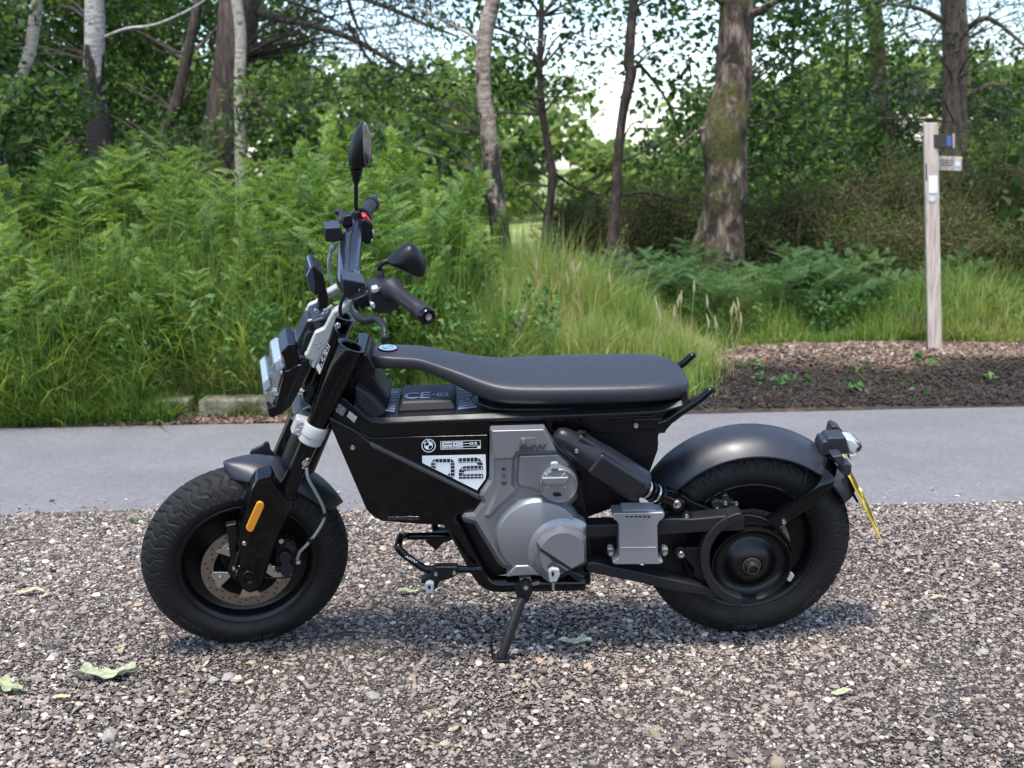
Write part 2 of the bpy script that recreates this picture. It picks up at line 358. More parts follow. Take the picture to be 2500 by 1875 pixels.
P1 = [np.concatenate(a) for a in zip(stone_set(185000, (-2.7, 2.7), (1.75, 4.75), .0068, .46, 1), stone_set(170000, (-2.6, 2.6), (1.8, 4.6), .0042, .25, 4))]; P2 = stone_set(26000, (-5.5, -2.7), (1.9, 4.7), .012, .35, 2); P3 = stone_set(26000, (2.7, 5.5), (1.9, 4.7), .012, .35, 3)
allp = [np.concatenate(a) for a in zip(P1, P2, P3)]
tag(scatter('gravel', *allp, PEB), 'loose flint gravel covering the foreground', 'gravel')

# ================================================================== MOTORCYCLE
YAW, LEAN, STEER = R(1.2), R(10.2), R(13.6)
RAKE = R(24.5)
BM = np.array(Matrix.Rotation(math.pi + YAW, 3, 'Z') @ Matrix.Rotation(-LEAN, 3, 'X')); BT = np.array([.617, 3.128, 0.0])
bike = empty('motorcycle', tuple(BT)); bike.rotation_euler = Matrix(BM.tolist()).to_euler()
tag(bike, 'small black electric motorcycle with grey motor cover, parked on its side stand on the gravel', 'motorcycle')
AXF = np.array([1.338, 0, .268]); AXR = np.array([0, 0, .280])
s_ax = np.array([-math.sin(RAKE), 0, math.cos(RAKE)]); s_perp = np.array([math.cos(RAKE), 0, math.sin(RAKE)]); s_q = AXF - .035 * s_perp
SM = np.array(Matrix.Rotation(STEER, 3, Vector(s_ax)))
def to_world(b): return BM @ np.asarray(b) + BT
def to_bike(w): return BM.T @ (np.asarray(w) - BT)
class Frame:
    def __init__(self, M, q): self.M = M; self.q = q
    def out(self, v): return self.M @ (np.asarray(v, float) - self.q) + self.q
    def tr(self, p, y):                  # pixel -> frame point in the lateral plane y
        o = to_bike(CAM_P); d = BM.T @ ray(*p)
        o = self.M.T @ (o - self.q) + self.q; d = self.M.T @ d
        return o + d * ((y - o[1]) / d[1])
FB = Frame(np.eye(3), np.zeros(3)); FS = Frame(SM, s_q)
def part(name, fr, geo, mat, parent=None, **k):
    V, Fc = geo
    return mk(name, [fr.out(v) for v in V], Fc, mat, bike if parent is None else parent, **k)
def prism_geo(fr, pts, y1, y0, inset=0.0, yi=None):
    N = [fr.tr(p, y1) for p in pts]; n = len(N)
    Fv = [np.array([v[0], y0, v[2]]) for v in N]
    V = N + Fv; Fc = [tuple(range(n)), tuple(range(2 * n - 1, n - 1, -1))]
    for i in range(n): j = (i + 1) % n; Fc.append((i, j, n + j, n + i))
    return V, Fc
def prism(name, fr, pts, y1, y0, mat, parent=None, bevel=.004, seg=2, **k):
    return part(name, fr, prism_geo(fr, pts, y1, y0), mat, parent, bevel=bevel, seg=seg, smooth=True, **k)
def inset_poly(pts, d):                  # shrink a pixel outline by d pixels
    n = len(pts); P = np.array(pts, float); A = 0
    for i in range(n): A += P[i][0] * P[(i + 1) % n][1] - P[(i + 1) % n][0] * P[i][1]
    s = 1 if A > 0 else -1; out = []
    for i in range(n):
        a, b, c = P[i - 1], P[i], P[(i + 1) % n]
        e1 = (b - a) / (np.linalg.norm(b - a) + 1e-9); e2 = (c - b) / (np.linalg.norm(c - b) + 1e-9)
        n1 = np.array([-e1[1], e1[0]]) * s; n2 = np.array([-e2[1], e2[0]]) * s
        m = n1 + n2; m /= max(np.linalg.norm(m), .4); k = max(np.dot(m, n1), .5)
        out.append(tuple(b + m * d / k))
    return out
def chamfered(name, fr, pts, y1, y0, ch_px, ch_y, mat, parent=None, bevel=.0025):   # flat face with a wide sloped border
    top = [fr.tr(p, y1) for p in inset_poly(pts, ch_px)]; mid = [fr.tr(p, y1 - ch_y) for p in pts]
    bot = [np.array([v[0], y0, v[2]]) for v in mid]; n = len(pts)
    V = top + mid + bot; Fc = [tuple(range(n)), tuple(range(3 * n - 1, 2 * n - 1, -1))]
    for a in (0, n):
        for i in range(n): j = (i + 1) % n; Fc.append((a + i, a + j, a + n + j, a + n + i))
    return part(name, fr, (V, Fc), mat, parent, bevel=bevel, seg=2, smooth=True)
def circ(c, r, n=32, a0=0, a1=360, ry=None):
    ry = r if ry is None else ry
    full = a1 - a0 == 360; m = n if full else n + 1
    return [(c[0] + r * math.cos(R(a0 + (a1 - a0) * i / n)), c[1] + ry * math.sin(R(a0 + (a1 - a0) * i / n))) for i in range(m)]
YAX = np.array([0, 1.0, 0])
def turned(name, fr, c, prof, mat, parent=None, n=40, bevel=0, **k):     # lathe about the lateral axis, prof (r, y)
    o = np.array([c[0], 0, c[2]])
    return part(name, fr, lathe_geo(prof, o, YAX, n), mat, parent, smooth=True, bevel=bevel, **k)
def bolt(fr, px, y, r, parent=None, mat=None, name='bolt', h=.005):
    c = fr.tr(px, y)
    return turned(name, fr, c, [(0, y + h * .5), (r * .45, y + h * .5), (r * .5, y + h), (r * .85, y + h), (r, y + h * .6), (r, y - .004), (0, y - .004)], mat or SILVER, parent, n=14)
def decal(name, fr, polys, y, mat, parent):
    V = []; Fc = []
    for pl in polys:
        k = len(V); V += [fr.tr(p, y) for p in pl]; Fc.append(tuple(range(k, k + len(pl))))
    return part(name, fr, (V, Fc), mat, parent, recalc=False)
def text_polys(s, quad):                 # text mapped into a pixel quad TL,TR,BR,BL
    V2, Fc, asp = text_geo(s); q = [np.array(p, float) for p in quad]
    P = [tuple((q[3] * (1 - u) + q[2] * u) * (1 - v) + (q[0] * (1 - u) + q[1] * u) * v) for u, v in V2]
    return [[P[i] for i in f] for f in Fc]
def rect(z, x0, y0, x1, y1): return [z(x0, y0), z(x1, y0), z(x1, y1), z(x0, y1)]
def Z(z, L): return [z(*p) for p in L]

# ---------------------------------------------------------------- tyres and wheels
def tyre_geo(c, Rt, b, r_in, n_rep, mirror=1, nA=864, nT=64, wide=0.0052):
    t = np.linspace(-1, 1, nT); at_ = np.abs(t)
    # arc profile: bead -> sidewall bulge -> round crown
    ky = np.array([0, .30, .55, .75, .88, .96, 1.0]); yy = np.array([0, .46, .78, .965, 1.0, .90, .70]) * b
    rr = np.array([Rt, Rt - .007, Rt - .026, Rt - .050, Rt - .068, r_in + .012, r_in])
    y = np.sign(t) * np.interp(at_, ky, yy); r = np.interp(at_, ky, rr)
    from_k = np.ones(5) / 5
    rp = np.convolve(np.pad(r, 2, 'edge'), from_k, 'valid'); yp = np.convolve(np.pad(y, 2, 'edge'), from_k, 'valid')
    r = np.where(at_ < .97, rp, r); y = np.where(at_ < .97, yp, y)
    ds = np.hypot(np.gradient(r), np.gradient(y)); s = np.cumsum(ds); s -= np.interp(0, t, s)      # arc length across
    ang = np.linspace(0, 2 * np.pi, nA, endpoint=False)
    L = 2 * np.pi * Rt / n_rep; half = np.interp(.80, t, s)
    # groove polylines in (along, across) within a repeat of length L, left half; the right half is shifted by L/2
    segs = [((.10, .06), (.34, .30)), ((.34, .30), (.20, .62)), ((.20, .62), (.36, .86)),
            ((.42, .02), (.62, .26)), ((.62, .26), (.50, .56)), ((.50, .56), (.78, .66)), ((.78, .66), (.86, .92)),
            ((.80, .10), (.96, .34)), ((.96, .34), (.88, .54)), ((.66, .80), (.60, .98)), ((.08, .78), (.02, .98)), ((.92, .80), (.98, .62))]
    U, Sx = np.meshgrid(ang / (2 * np.pi) * n_rep, s, indexing='ij')
    depth = np.zeros_like(U)
    for side in (1, -1):
        u = (U + (0 if side > 0 else .5)) % 1.0; w = Sx * side / half
        for (u0, w0), (u1, w1) in segs:
            for sh in (-1, 0, 1):
                ax_, ay_ = (u0 + sh) * L, w0 * half; bx_, by_ = (u1 + sh) * L, w1 * half
                dx, dy = bx_ - ax_, by_ - ay_; q = np.clip(((u * L - ax_) * dx + (w * half - ay_) * dy) / (dx * dx + dy * dy), 0, 1)
                d = np.hypot(u * L - ax_ - q * dx, w * half - ay_ - q * dy)
                depth = np.maximum(depth, np.where(w > 0, np.clip(1.35 - d / (wide * .5), 0, 1), 0))
    rad = r[None, :] - depth * .0060
    # thin moulded rings on the sidewall
    ring = np.exp(-((at_ - .90) / .012) ** 2) * .0012 + np.exp(-((at_ - .80) / .010) ** 2) * .0008
    yv = y[None, :] + np.sign(t)[None, :] * ring[None, :]
    X = c[0] + mirror * rad * np.cos(ang)[:, None]; Zc = c[2] + rad * np.sin(ang)[:, None]; Y = np.broadcast_to(yv, X.shape)
    V = np.stack([X, Y, Zc], -1).reshape(-1, 3)
    i = np.arange(nA)[:, None]; j = np.arange(nT - 1)[None, :]; i2 = (i + 1) % nA
    Fq = np.stack([i * nT + j, i * nT + j + 1, i2 * nT + j + 1, i2 * nT + j], -1).reshape(-1, 4)
    return V, Fq
def wheel(name, fr, c, Rt, b, r_in, n_rep, web):
    rim = turned(name, fr, c, [(r_in + .004, b * .66), (r_in + .006, b * .72), (r_in + .001, b * .76), (r_in - .008, b * .70), (r_in - .014, b * .60), (r_in - .02, web + .012), (r_in - .04, web),
                               (.075, web - .004), (.06, web + .012), (.03, web + .02), (.012, web + .022), (.012, -web - .022), (.03, -web - .02), (.06, -web), (r_in - .04, -web), (r_in - .02, -web - .012), (r_in - .01, -b * .7), (r_in + .005, -b * .72)], RIMM, n=96)
    rim.data.name = 'rim'
    V, Fq = tyre_geo(c, Rt, b, r_in, n_rep)
    V = (V - fr.q) @ fr.M.T + fr.q
    o = np_mesh('tyre', V, Fq, RUBBER, rim, smooth=True)
    return rim
rear_wheel = wheel('rear_wheel', FB, AXR, .2828, .0775, .180, 17, .010)
front_wheel = wheel('front_wheel', FS, AXF, .272, .0625, .180, 19, .006)
def ring_text(s, fr, c, r, y, a_mid, h, parent, mat=GREYR, k=1.0):       # raised lettering on a sidewall, angle from straight down, + to the rear
    V2, Fc, asp = text_geo(s); w = h * asp * k; V = []
    for u, v in V2:
        a = a_mid + (u - .5) * w / r; rr = r - (v - .5) * h
        V.append(fr.out(np.array([c[0] - math.sin(a) * rr, y + .0012, c[2] - math.cos(a) * rr])))
    mk('sidewall_lettering', V, Fc, mat, parent, recalc=False)
ring_text('CITY GRIP', FS, AXF, .226, .0635, R(4), .011, front_wheel); ring_text('CITY GRIP', FB, AXR, .232, .0785, R(0), .011, rear_wheel)
ring_text('120/80-14  M/C 58S', FS, AXF, .222, .0625, R(-48), .007, front_wheel); ring_text('150/70-14  M/C', FB, AXR, .228, .0785, R(50), .008, rear_wheel)

# front brake disc on the near side of the wheel
dy = .052
turned('brake_disc', FS, AXF, [(.088, dy), (.1195, dy), (.1195, dy + .004), (.088, dy + .004), (.088, dy)], DISCM, front_wheel, n=64)
G = []
for k in range(44):
    a = 2 * math.pi * k / 44; r = (.095, .103, .111)[k % 3]
    G.append(lathe_geo([(.0028, dy + .0025), (.0028, dy + .0048), (0, dy + .0048)], (AXF[0] + r * math.cos(a), 0, AXF[2] + r * math.sin(a)), YAX, 8))
part('disc_holes', FS, join(*G), BLACKD, front_wheel)
for k in range(5):
    a = R(200 + 72 * k); p = np.array([math.cos(a), 0, math.sin(a)]); q = np.array([-math.sin(a), 0, math.cos(a)])
    V = []
    for yy in (dy + .0045, dy - .002):
        for rr, ww in ((.094, .030), (.094, -.030), (.050, -.008), (.050, .008)): V.append(AXF + p * rr + q * ww + YAX * yy)
    part('disc_carrier', FS, (V, [(0, 1, 2, 3), (7, 6, 5, 4), (0, 4, 5, 1), (1, 5, 6, 2), (2, 6, 7, 3), (3, 7, 4, 0)]), SILVER, front_wheel, bevel=.002)
for k in range(5):
    a = R(200 + 72 * k); c = AXF + np.array([math.cos(a), 0, math.sin(a)]) * .075
    turned('disc_bolt', FS, c, [(0, dy + .009), (.006, dy + .009), (.007, dy + .004), (.007, dy)], SILVER, front_wheel, n=12)
turned('hub', FS, AXF, [(.05, dy - .01), (.05, dy + .004), (.035, dy + .012), (.02, dy + .02), (.012, dy + .04), (0, dy + .04)], SATIN, front_wheel)
# rear brake disc seen behind the belt wheel
turned('brake_disc', FB, AXR, [(.07, .052), (.110, .052), (.110, .056), (.07, .056), (.07, .052)], DISCM, rear_wheel, n=64)
G = []
for k in range(36):
    a = 2 * math.pi * k / 36; r = (.090, .099)[k % 2]
    G.append(lathe_geo([(.003, .055), (.003, .0568), (0, .0568)], (r * math.cos(a), 0, AXR[2] + r * math.sin(a)), YAX, 8))
part('disc_holes', FB, join(*G), BLACKD, rear_wheel)

# ---------------------------------------------------------------- front fork
FY = .100
def fork_axis(pA, pB, y): return FS.tr(pA, y), FS.tr(pB, y)
f_top, f_bot = fork_axis(zB(852, 745), zA(838, 1098), FY)
f_dir = (f_bot - f_top) / np.linalg.norm(f_bot - f_top); f_len = np.linalg.norm(f_bot - f_top)
def fork_tube(side):
    o = f_top.copy(); o[1] = FY * side
    prof = [(.0, .040), (.022, .040), (.0245, .0), (.0290, -.004), (.0350, -.004), (.0368, .002), (.0368, .05), (.0335, .12), (.0275, .20), (.0245, .27), (.0225, .30), (.0225, f_len * .80), (0, f_len * .80)]
    return part('fork_tube', FS, lathe_geo(prof, o, f_dir, 36, ref=(0, 1, 0)), GLOSS, smooth=True)
fork_near = fork_tube(1); fork_far = fork_tube(-1)
f_at = lambda t, side=1: np.array([f_top[0] + f_dir[0] * t, FY * side, f_top[2] + f_dir[2] * t])
# lower yoke clamps: light alloy
t_cl = np.linalg.norm(FS.tr(zB(490, 1490), FY) - f_top)
for side in (1, -1):
    cl = part('yoke_clamp', FS, lathe_geo([(.0225, -.026), (.030, -.026), (.0325, -.022), (.0325, .004), (.0305, .006), (.0305, .024), (.027, .027), (.0225, .027)], f_at(t_cl, side), f_dir, 40, ref=(0, 1, 0)), ALU_L, smooth=True)
    lug = f_at(t_cl - .004, side) + s_perp * .034
    Mx = np.stack([s_perp, YAX, s_ax], 1)
    part('clamp_lug', FS, box_geo(lug + np.array([0, -.012 * side, 0]), .036, .034, .046, Mx), ALU_L, cl, bevel=.006, seg=3, smooth=True)
    for dz in (-.011, .011):
        c = lug + s_perp * .004 + s_ax * dz; part('clamp_bolt', FS, lathe_geo([(0, .0065), (.0045, .0065), (.0065, .0085), (.0075, .0085), (.0075, .0)], c + YAX * (.0 if side > 0 else -.012), YAX * side, 16, ref=(1, 0, 0)), ALU_L, cl, smooth=True)
part('yoke_bridge', FS, box_geo(f_at(t_cl, 0) + s_perp * .012, .05, .17, .040, np.stack([s_perp, YAX, s_ax], 1)), ALU_L, bevel=.008, seg=3)
# upper yoke (black) and steering head
part('upper_yoke', FS, box_geo(f_at(.05, 0), .06, .17, .03, np.stack([s_perp, YAX, s_ax], 1)), SATIN, bevel=.008)
part('steering_head', FS, tube_geo([s_q + s_ax * .33, s_q + s_ax * .66], .034, 24), SATIN, smooth=True)
# printed strip and round sticker on the near tube
def on_tube(p, r=.0245, lift=.0008):
    o = FS.tr(p, FY); v = o - f_top; t = np.dot(v, f_dir); r = float(np.interp(t, [.002, .05, .12, .20, .27, .30], [.0368, .0368, .0335, .0275, .0245, .0225])); base = f_top + f_dir * t; off = o - base
    side = np.cross(f_dir, YAX); side /= np.linalg.norm(side); k = np.clip(np.dot(off, side) / r, -.97, .97)
    a = math.asin(k); rr = r + lift
    return base + rr * (side * math.sin(a) + YAX * math.cos(a))
def tube_decal(name, polys, mat, r, lift):
    V = []; Fc = []
    for pl in polys:
        # subdivide long edges so the sheet follows the tube
        k = len(V); V += [on_tube(p, r, lift) for p in pl]; Fc.append(tuple(range(k, k + len(pl))))
    return part(name, FS, (V, Fc), mat, fork_near, recalc=False)
qL = [zK(778, 690), zK(945, 335), zK(985, 395), zK(832, 798)]
def quad_grid(q, u0, v0, u1, v1, nu=1, nv=1):
    q = [np.array(p) for p in q]; f = lambda u, v: tuple((q[0] * (1 - u) + q[1] * u) * (1 - v) + (q[3] * (1 - u) + q[2] * u) * v)
    out = []
    for i in range(nu):
        for j in range(nv):
            a, b = u0 + (u1 - u0) * i / nu, u0 + (u1 - u0) * (i + 1) / nu; c, d = v0 + (v1 - v0) * j / nv, v0 + (v1 - v0) * (j + 1) / nv
            out.append([f(a, c), f(b, c), f(b, d), f(a, d)])
    return out
ysc = prism('yoke_side_cover', FS, Z(zK, [(985, 290), (1050, 120), (1110, 200), (1080, 480), (1000, 640), (880, 820), (830, 815), (765, 700)]), .104, .070, GLOSS, bevel=.004)
decal('printed_strip', FS, quad_grid(qL, 0, 0, 1, 1), .1046, WHITE, ysc)
decal('strip_print', FS, quad_grid(qL, .20, .08, .96, .92), .1051, BLACKD, ysc)
rs = random.Random(3); st = []
for k in range(34):
    u = .22 + rs.random() * .70; v = .14 + rs.random() * .62; st += quad_grid(qL, u, v, min(u + .02 + rs.random() * .06, .95), min(v + .07 + rs.random() * .22, .88))
decal('strip_letters', FS, st, .1056, WHITE, ysc)
qS = [zA(1215, 240), zA(1240, 165), zA(1300, 160), zA(1262, 258)]
tube_decal('round_sticker', [[(lambda c: (c[0], c[1]))(p) for p in circ(zA(1247, 212), 7.5, 16)]], WHITE, .0225, .0012)
tube_decal('sticker_centre', [circ(zA(1247, 212), 5.8, 16)], BLACKD, .0225, .0018)
tube_decal('sticker_print', [rect(zA, 1239, 203, 1245, 223), rect(zA, 1249, 203, 1255, 223), rect(zA, 1222, 236, 1229, 241), rect(zA, 1232, 236, 1238, 241), rect(zA, 1222, 245, 1228, 250), rect(zA, 1232, 245, 1237, 250), rect(zA, 1250, 172, 1272, 186)], WHITE, .0225, .0022)
# fork leg covers with the amber reflector, axle and bolts
leg_out = Z(zA, [(885, 365), (905, 345), (1008, 315), (1022, 345), (1045, 405), (1165, 535), (1165, 570), (1030, 860), (968, 1040), (945, 1130), (905, 1185), (838, 1200), (775, 1160), (742, 1090), (770, 900), (748, 820), (755, 745), (850, 425)])
fork_cover = chamfered('fork_leg_cover', FS, leg_out, .128, .072, 6, .012, GLOSS)
far_leg = Z(zA, [(840, 560), (900, 520), (1165, 560), (1030, 860), (968, 1040), (945, 1130), (905, 1185), (838, 1200), (775, 1160), (742, 1090), (770, 900), (748, 820), (755, 745)])
N = [FS.tr(p, .128) for p in far_leg]
part('fork_leg_cover', FS, ([np.array([v[0], -.075, v[2]]) for v in N] + [np.array([v[0], -.125, v[2]]) for v in N], prism_geo(FS, far_leg, .1, .0)[1]), GLOSS, bevel=.005, smooth=True)
cap = lambda p, q, r, n=10: [(p[0] + r * math.cos(t), p[1] + r * math.sin(t)) for t in [math.atan2(p[1] - q[1], p[0] - q[0]) - math.pi / 2 + math.pi * i / n for i in range(n + 1)]] + [(q[0] + r * math.cos(t), q[1] + r * math.sin(t)) for t in [math.atan2(q[1] - p[1], q[0] - p[0]) - math.pi / 2 + math.pi * i / n for i in range(n + 1)]]
prism('reflector', FS, cap(zA(920, 560), zA(847, 722), 10.2), .134, .122, AMBER, fork_cover, bevel=.003)
prism('axle_cap', FS, circ(zA(838, 1098), 19, 32), .133, .10, GLOSS, fork_cover, bevel=.004)
turned('axle_bolt', FS, FS.tr(zA(838, 1098), .134), [(.0135, .131), (.0135, .1355), (.011, .1365), (.008, .132), (0, .131)], GLOSS, fork_cover, n=24)
bolt(FS, zA(803, 830), .128, .0062, fork_cover); bolt(FS, zA(728, 1018), .11, .0045, fork_cover)
sl = Z(zA, [(905, 415), (935, 375), (1000, 385), (985, 410)])
prism('cover_vent', FS, sl, .1295, .12, GLOSS, fork_cover, bevel=.0015)
# brake caliper and hose
cal = prism('brake_caliper', FS, Z(zA, [(1060, 830), (1120, 800), (1180, 830), (1200, 900), (1215, 960), (1190, 1040), (1140, 1075), (1075, 1060), (1040, 1010), (1030, 900)]), .085, .045, SATIN, bevel=.006)
for p, r in ((zA(1105, 945), 15), (zA(1115, 1030), 17)):
    prism('caliper_piston', FS, circ(p, r, 24), .098, .08, SATIN_G, cal, bevel=.003)
for p in (zA(1125, 850), zA(1160, 875), zA(1055, 1030)): prism('caliper_block', FS, circ(p, 8, 14), .095, .08, SATIN_G, cal, bevel=.002)
bolt(FS, zA(1075, 812), .085, .008, cal); bolt(FS, zA(988, 1000), .085, .0085, cal)
prism('guide_arm', FS, Z(zA, [(665, 705), (745, 690), (760, 760), (745, 880), (735, 960), (700, 960), (690, 860), (680, 780)]), .09, .07, SATIN, cal, bevel=.003)
hp = [FS.tr(zA(*p), y) for p, y in (((1262, 280), .125), ((1275, 360), .128), ((1330, 460), .125), ((1385, 570), .12), ((1392, 650), .12), ((1340, 750), .12), ((1270, 840), .115), ((1215, 895), .108), ((1192, 955), .10))]
hose = part('brake_hose', FS, tube_geo(hp, .0042, 10, smooth_k=6), HOSE, smooth=True)
for p in (zA(1394, 620), zA(1294, 810), zA(1262, 290)): part('hose_clip', FS, lathe_geo([(.0042, -.005), (.0075, -.005), (.0075, .005), (.0042, .005)], FS.tr(p, .12), (.3, 0, 1), 12, ref=(0, 1, 0)), SATIN, hose, smooth=True)
bolt(FS, zA(1199, 962), .098, .0075, hose, name='banjo_bolt', h=.009)
part('sensor_cable', FS, tube_geo([FS.tr(zA(*p), .095) for p in ((930, 1080), (1000, 1090), (1090, 1088), (1170, 1070), (1210, 1010))], .0025, 8, smooth_k=5), SATIN, hose, smooth=True)
# front mudguard: a shallow arched shell over the tyre
def guard_geo(c, R0, hw, drop, a0, a1, n=40, m=14, thick=.004, tipround=True, tip=.62):
    V = []; Fc = []; prof = []
    for j in range(m + 1):
        w = -1 + 2 * j / m; prof.append((w, w))
    for layer in (0, -thick):
        for i in range(n + 1):
            u = i / n; a = a0 + (a1 - a0) * u
            wf = 1.0
            if tipround:
                e = min(u, 1 - u) * n; wf = min(1.0, tip + (1 - tip) * math.sqrt(min(e / 9.0, 1.0)))
            for w, _ in prof:
                r = R0 + layer - drop * abs(w) ** 2.6
                V.append(np.array([c[0] + r * math.sin(a), hw * w * wf, c[2] + r * math.cos(a)]))
    k = m + 1; L = (n + 1) * k
    for l in (0, 1):
        for i in range(n):
            for j in range(m):
                q = (l * L + i * k + j, l * L + i * k + j + 1, l * L + (i + 1) * k + j + 1, l * L + (i + 1) * k + j); Fc.append(q if l == 0 else q[::-1])
    for i in range(n):
        for j in (0, m): Fc.append((i * k + j, (i + 1) * k + j, L + (i + 1) * k + j, L + i * k + j))
    for j in range(m):
        for i in (0, n): Fc.append((i * k + j, i * k + j + 1, L + i * k + j + 1, L + i * k + j))
    return V, Fc
front_guard = part('front_mudguard', FS, guard_geo(AXF, .296, .068, .032, R(6), R(-64), tip=.14), FENDER, smooth=True)
prism('guard_bracket', FS, Z(zA, [(838, 180), (856, 150), (940, 112), (958, 86), (985, 92), (1000, 150), (1045, 192), (1110, 225), (1000, 222), (900, 192)]), -.070, -.080, FENDER, front_guard, bevel=.004)
# ---------------------------------------------------------------- headlamp
hw = .068
lamp_out = Z(zK, [(330, 740), (380, 745), (455, 680), (560, 655), (690, 650), (690, 700), (560, 1000), (420, 1250), (290, 1370), (130, 1430), (95, 1380), (75, 1290), (200, 1250), (240, 1100), (300, 880)])
hl = prism('headlamp', FS, lamp_out, hw, -hw, GLOSS, bevel=.008, seg=3)
prism('lamp_side_band', FS, Z(zK, [(570, 600), (670, 600), (695, 660), (560, 1000), (420, 1260), (290, 1370), (300, 1280), (440, 960), (560, 680)]), hw + .004, hw - .02, SATIN, hl, bevel=.003)
top_box = prism('lamp_top_cover', FS, Z(zK, [(270, 480), (385, 365), (490, 355), (530, 530), (560, 650), (455, 680), (380, 745), (340, 740), (315, 560)]), hw - .012, -hw + .012, GLOSS, hl, bevel=.008, seg=2)
lens_out = Z(zK, [(165, 600), (265, 540), (320, 600), (345, 740), (300, 880), (240, 1100), (195, 1260), (135, 1330), (60, 1240), (20, 1060), (0, 890), (100, 810), (130, 760)])
prism('lamp_lens', FS, lens_out, hw - .002, -hw + .002, LENS, hl, bevel=.006, seg=3)
prism('lamp_chrome', FS, Z(zK, [(190, 640), (270, 600), (310, 720), (270, 860), (215, 1100), (150, 1240), (80, 1180), (50, 1050), (130, 930), (165, 840)]), hw - .02, -hw + .02, simple('lamp_reflector_and_glint', (.62, .66, .68), .16, metal=.9, bump=.6, bscale=90), hl, bevel=.004)
prism('lamp_brow', FS, Z(zK, [(20, 900), (100, 830), (130, 960), (40, 1060)]), hw - .008, -hw + .008, simple('brow_sky_glint', (.52, .58, .62), .14, coat=1), hl, bevel=.003)  # lens face with the reflected sky's pale blue put into its colour
prism('lamp_brow', FS, Z(zK, [(180, 615), (262, 560), (320, 690), (210, 770)]), hw - .008, -hw + .008, simple('brow_sky_glint_upper', (.52, .58, .62), .14, coat=1), hl, bevel=.003)  # upper lens face, sky reflection coloured in the same way
for p, r in ((zK(275, 770), 7), (zK(185, 1060), 10)):
    prism('lamp_bulb', FS, circ(p, r, 20), hw - .012, hw - .05, CHROME, hl, bevel=.005, seg=3)
# dashboard, brackets and the alloy side plate
plate = prism('alloy_side_plate', FS, Z(zK, [(612, 520), (650, 480), (770, 190), (900, 130), (1030, -120), (1070, -10), (985, 290), (800, 660), (755, 725), (710, 690), (740, 610), (630, 570)]), .098, .080, ALU_L, bevel=.005, seg=3)
for p in (zK(775, 360), zK(840, 332), zK(805, 413)): prism('plate_dimple', FS, circ(p, 2.6, 14), .0995, .09, SILVER, plate, bevel=.001)
N = Z(zK, [(612, 520), (650, 480), (770, 190), (900, 130), (1030, -120), (1070, -10), (985, 290), (800, 660), (755, 725), (710, 690), (740, 610), (630, 570)])
Vn = [FS.tr(p, .098) for p in N]
part('alloy_side_plate', FS, ([np.array([v[0], -.08, v[2]]) for v in Vn] + [np.array([v[0], -.098, v[2]]) for v in Vn], prism_geo(FS, N, .1, .0)[1]), ALU_L, bevel=.005, smooth=True)
prism('connector_block', FS, Z(zK, [(530, 520), (600, 340), (620, 250), (680, 170), (770, 195), (740, 290), (640, 480), (590, 530)]), .075, .045, SATIN, bevel=.004)
prism('lamp_bracket', FS, Z(zK, [(480, 325), (610, 230), (640, 330), (560, 480), (500, 420)]), .05, -.03, FENDER, bevel=.004)
prism('fuse_box', FS, Z(zK, [(515, 300), (650, 20), (740, 30), (880, 150), (770, 170), (640, 190), (540, 300)]), .05, -.02, FENDER, bevel=.005)
prism('cable_tray', FS, Z(zB, [(512, 520), (600, 490), (690, 470), (640, 590), (545, 612)]), .075, -.02, FENDER, bevel=.004)
for k in range(3): prism('tray_clip', FS, Z(zB, [(575 + k * 8, 515 + k * 30), (640, 490 + k * 26), (645, 500 + k * 26), (600, 530 + k * 26)]), .082, .07, SATIN, bevel=.001)
bolt(FS, zB(738, 557), .105, .007); bolt(FS, zB(550, 428), .06, .006); bolt(FS, zB(632, 428), .07, .006)
part('wiring', FS, tube_geo([FS.tr(zB(*p), .05) for p in ((475, 520), (540, 500), (600, 465), (640, 420), (690, 380))], .004, 8, smooth_k=5), HOSE, smooth=True)
part('wiring', FS, tube_geo([FS.tr(zK(*p), .03) for p in ((700, 1250), (600, 1290), (520, 1370), (430, 1440))], .006, 8, smooth_k=5), HOSE, smooth=True)
part('wiring', FS, tube_geo([FS.tr(zK(*p), .05) for p in ((800, 900), (750, 990), (690, 1010), (620, 1020))], .004, 8, smooth_k=5), SATIN, smooth=True)
prism('lamp_connector', FS, Z(zK, [(680, 1020), (760, 1030), (770, 1090), (700, 1160), (620, 1210), (600, 1160), (660, 1100)]), .06, .02, SATIN_G, bevel=.003)
# display
dash = prism('display', FS, Z(zB, [(500, 45), (528, 28), (610, 105), (640, 240), (560, 292), (535, 300)]), .045, -.045, SATIN, bevel=.004)
prism('display_screen', FS, Z(zB, [(455, 135), (498, 45), (530, 35), (552, 205), (530, 300), (492, 255)]), .045, -.045, simple('screen_glass', (.03, .04, .06), .08, coat=1), dash, bevel=.004)
prism('display_stand', FS, Z(zB, [(560, 290), (640, 240), (660, 330), (640, 420), (590, 460), (550, 470), (575, 380)]), .02, -.02, SATIN, dash, bevel=.004)

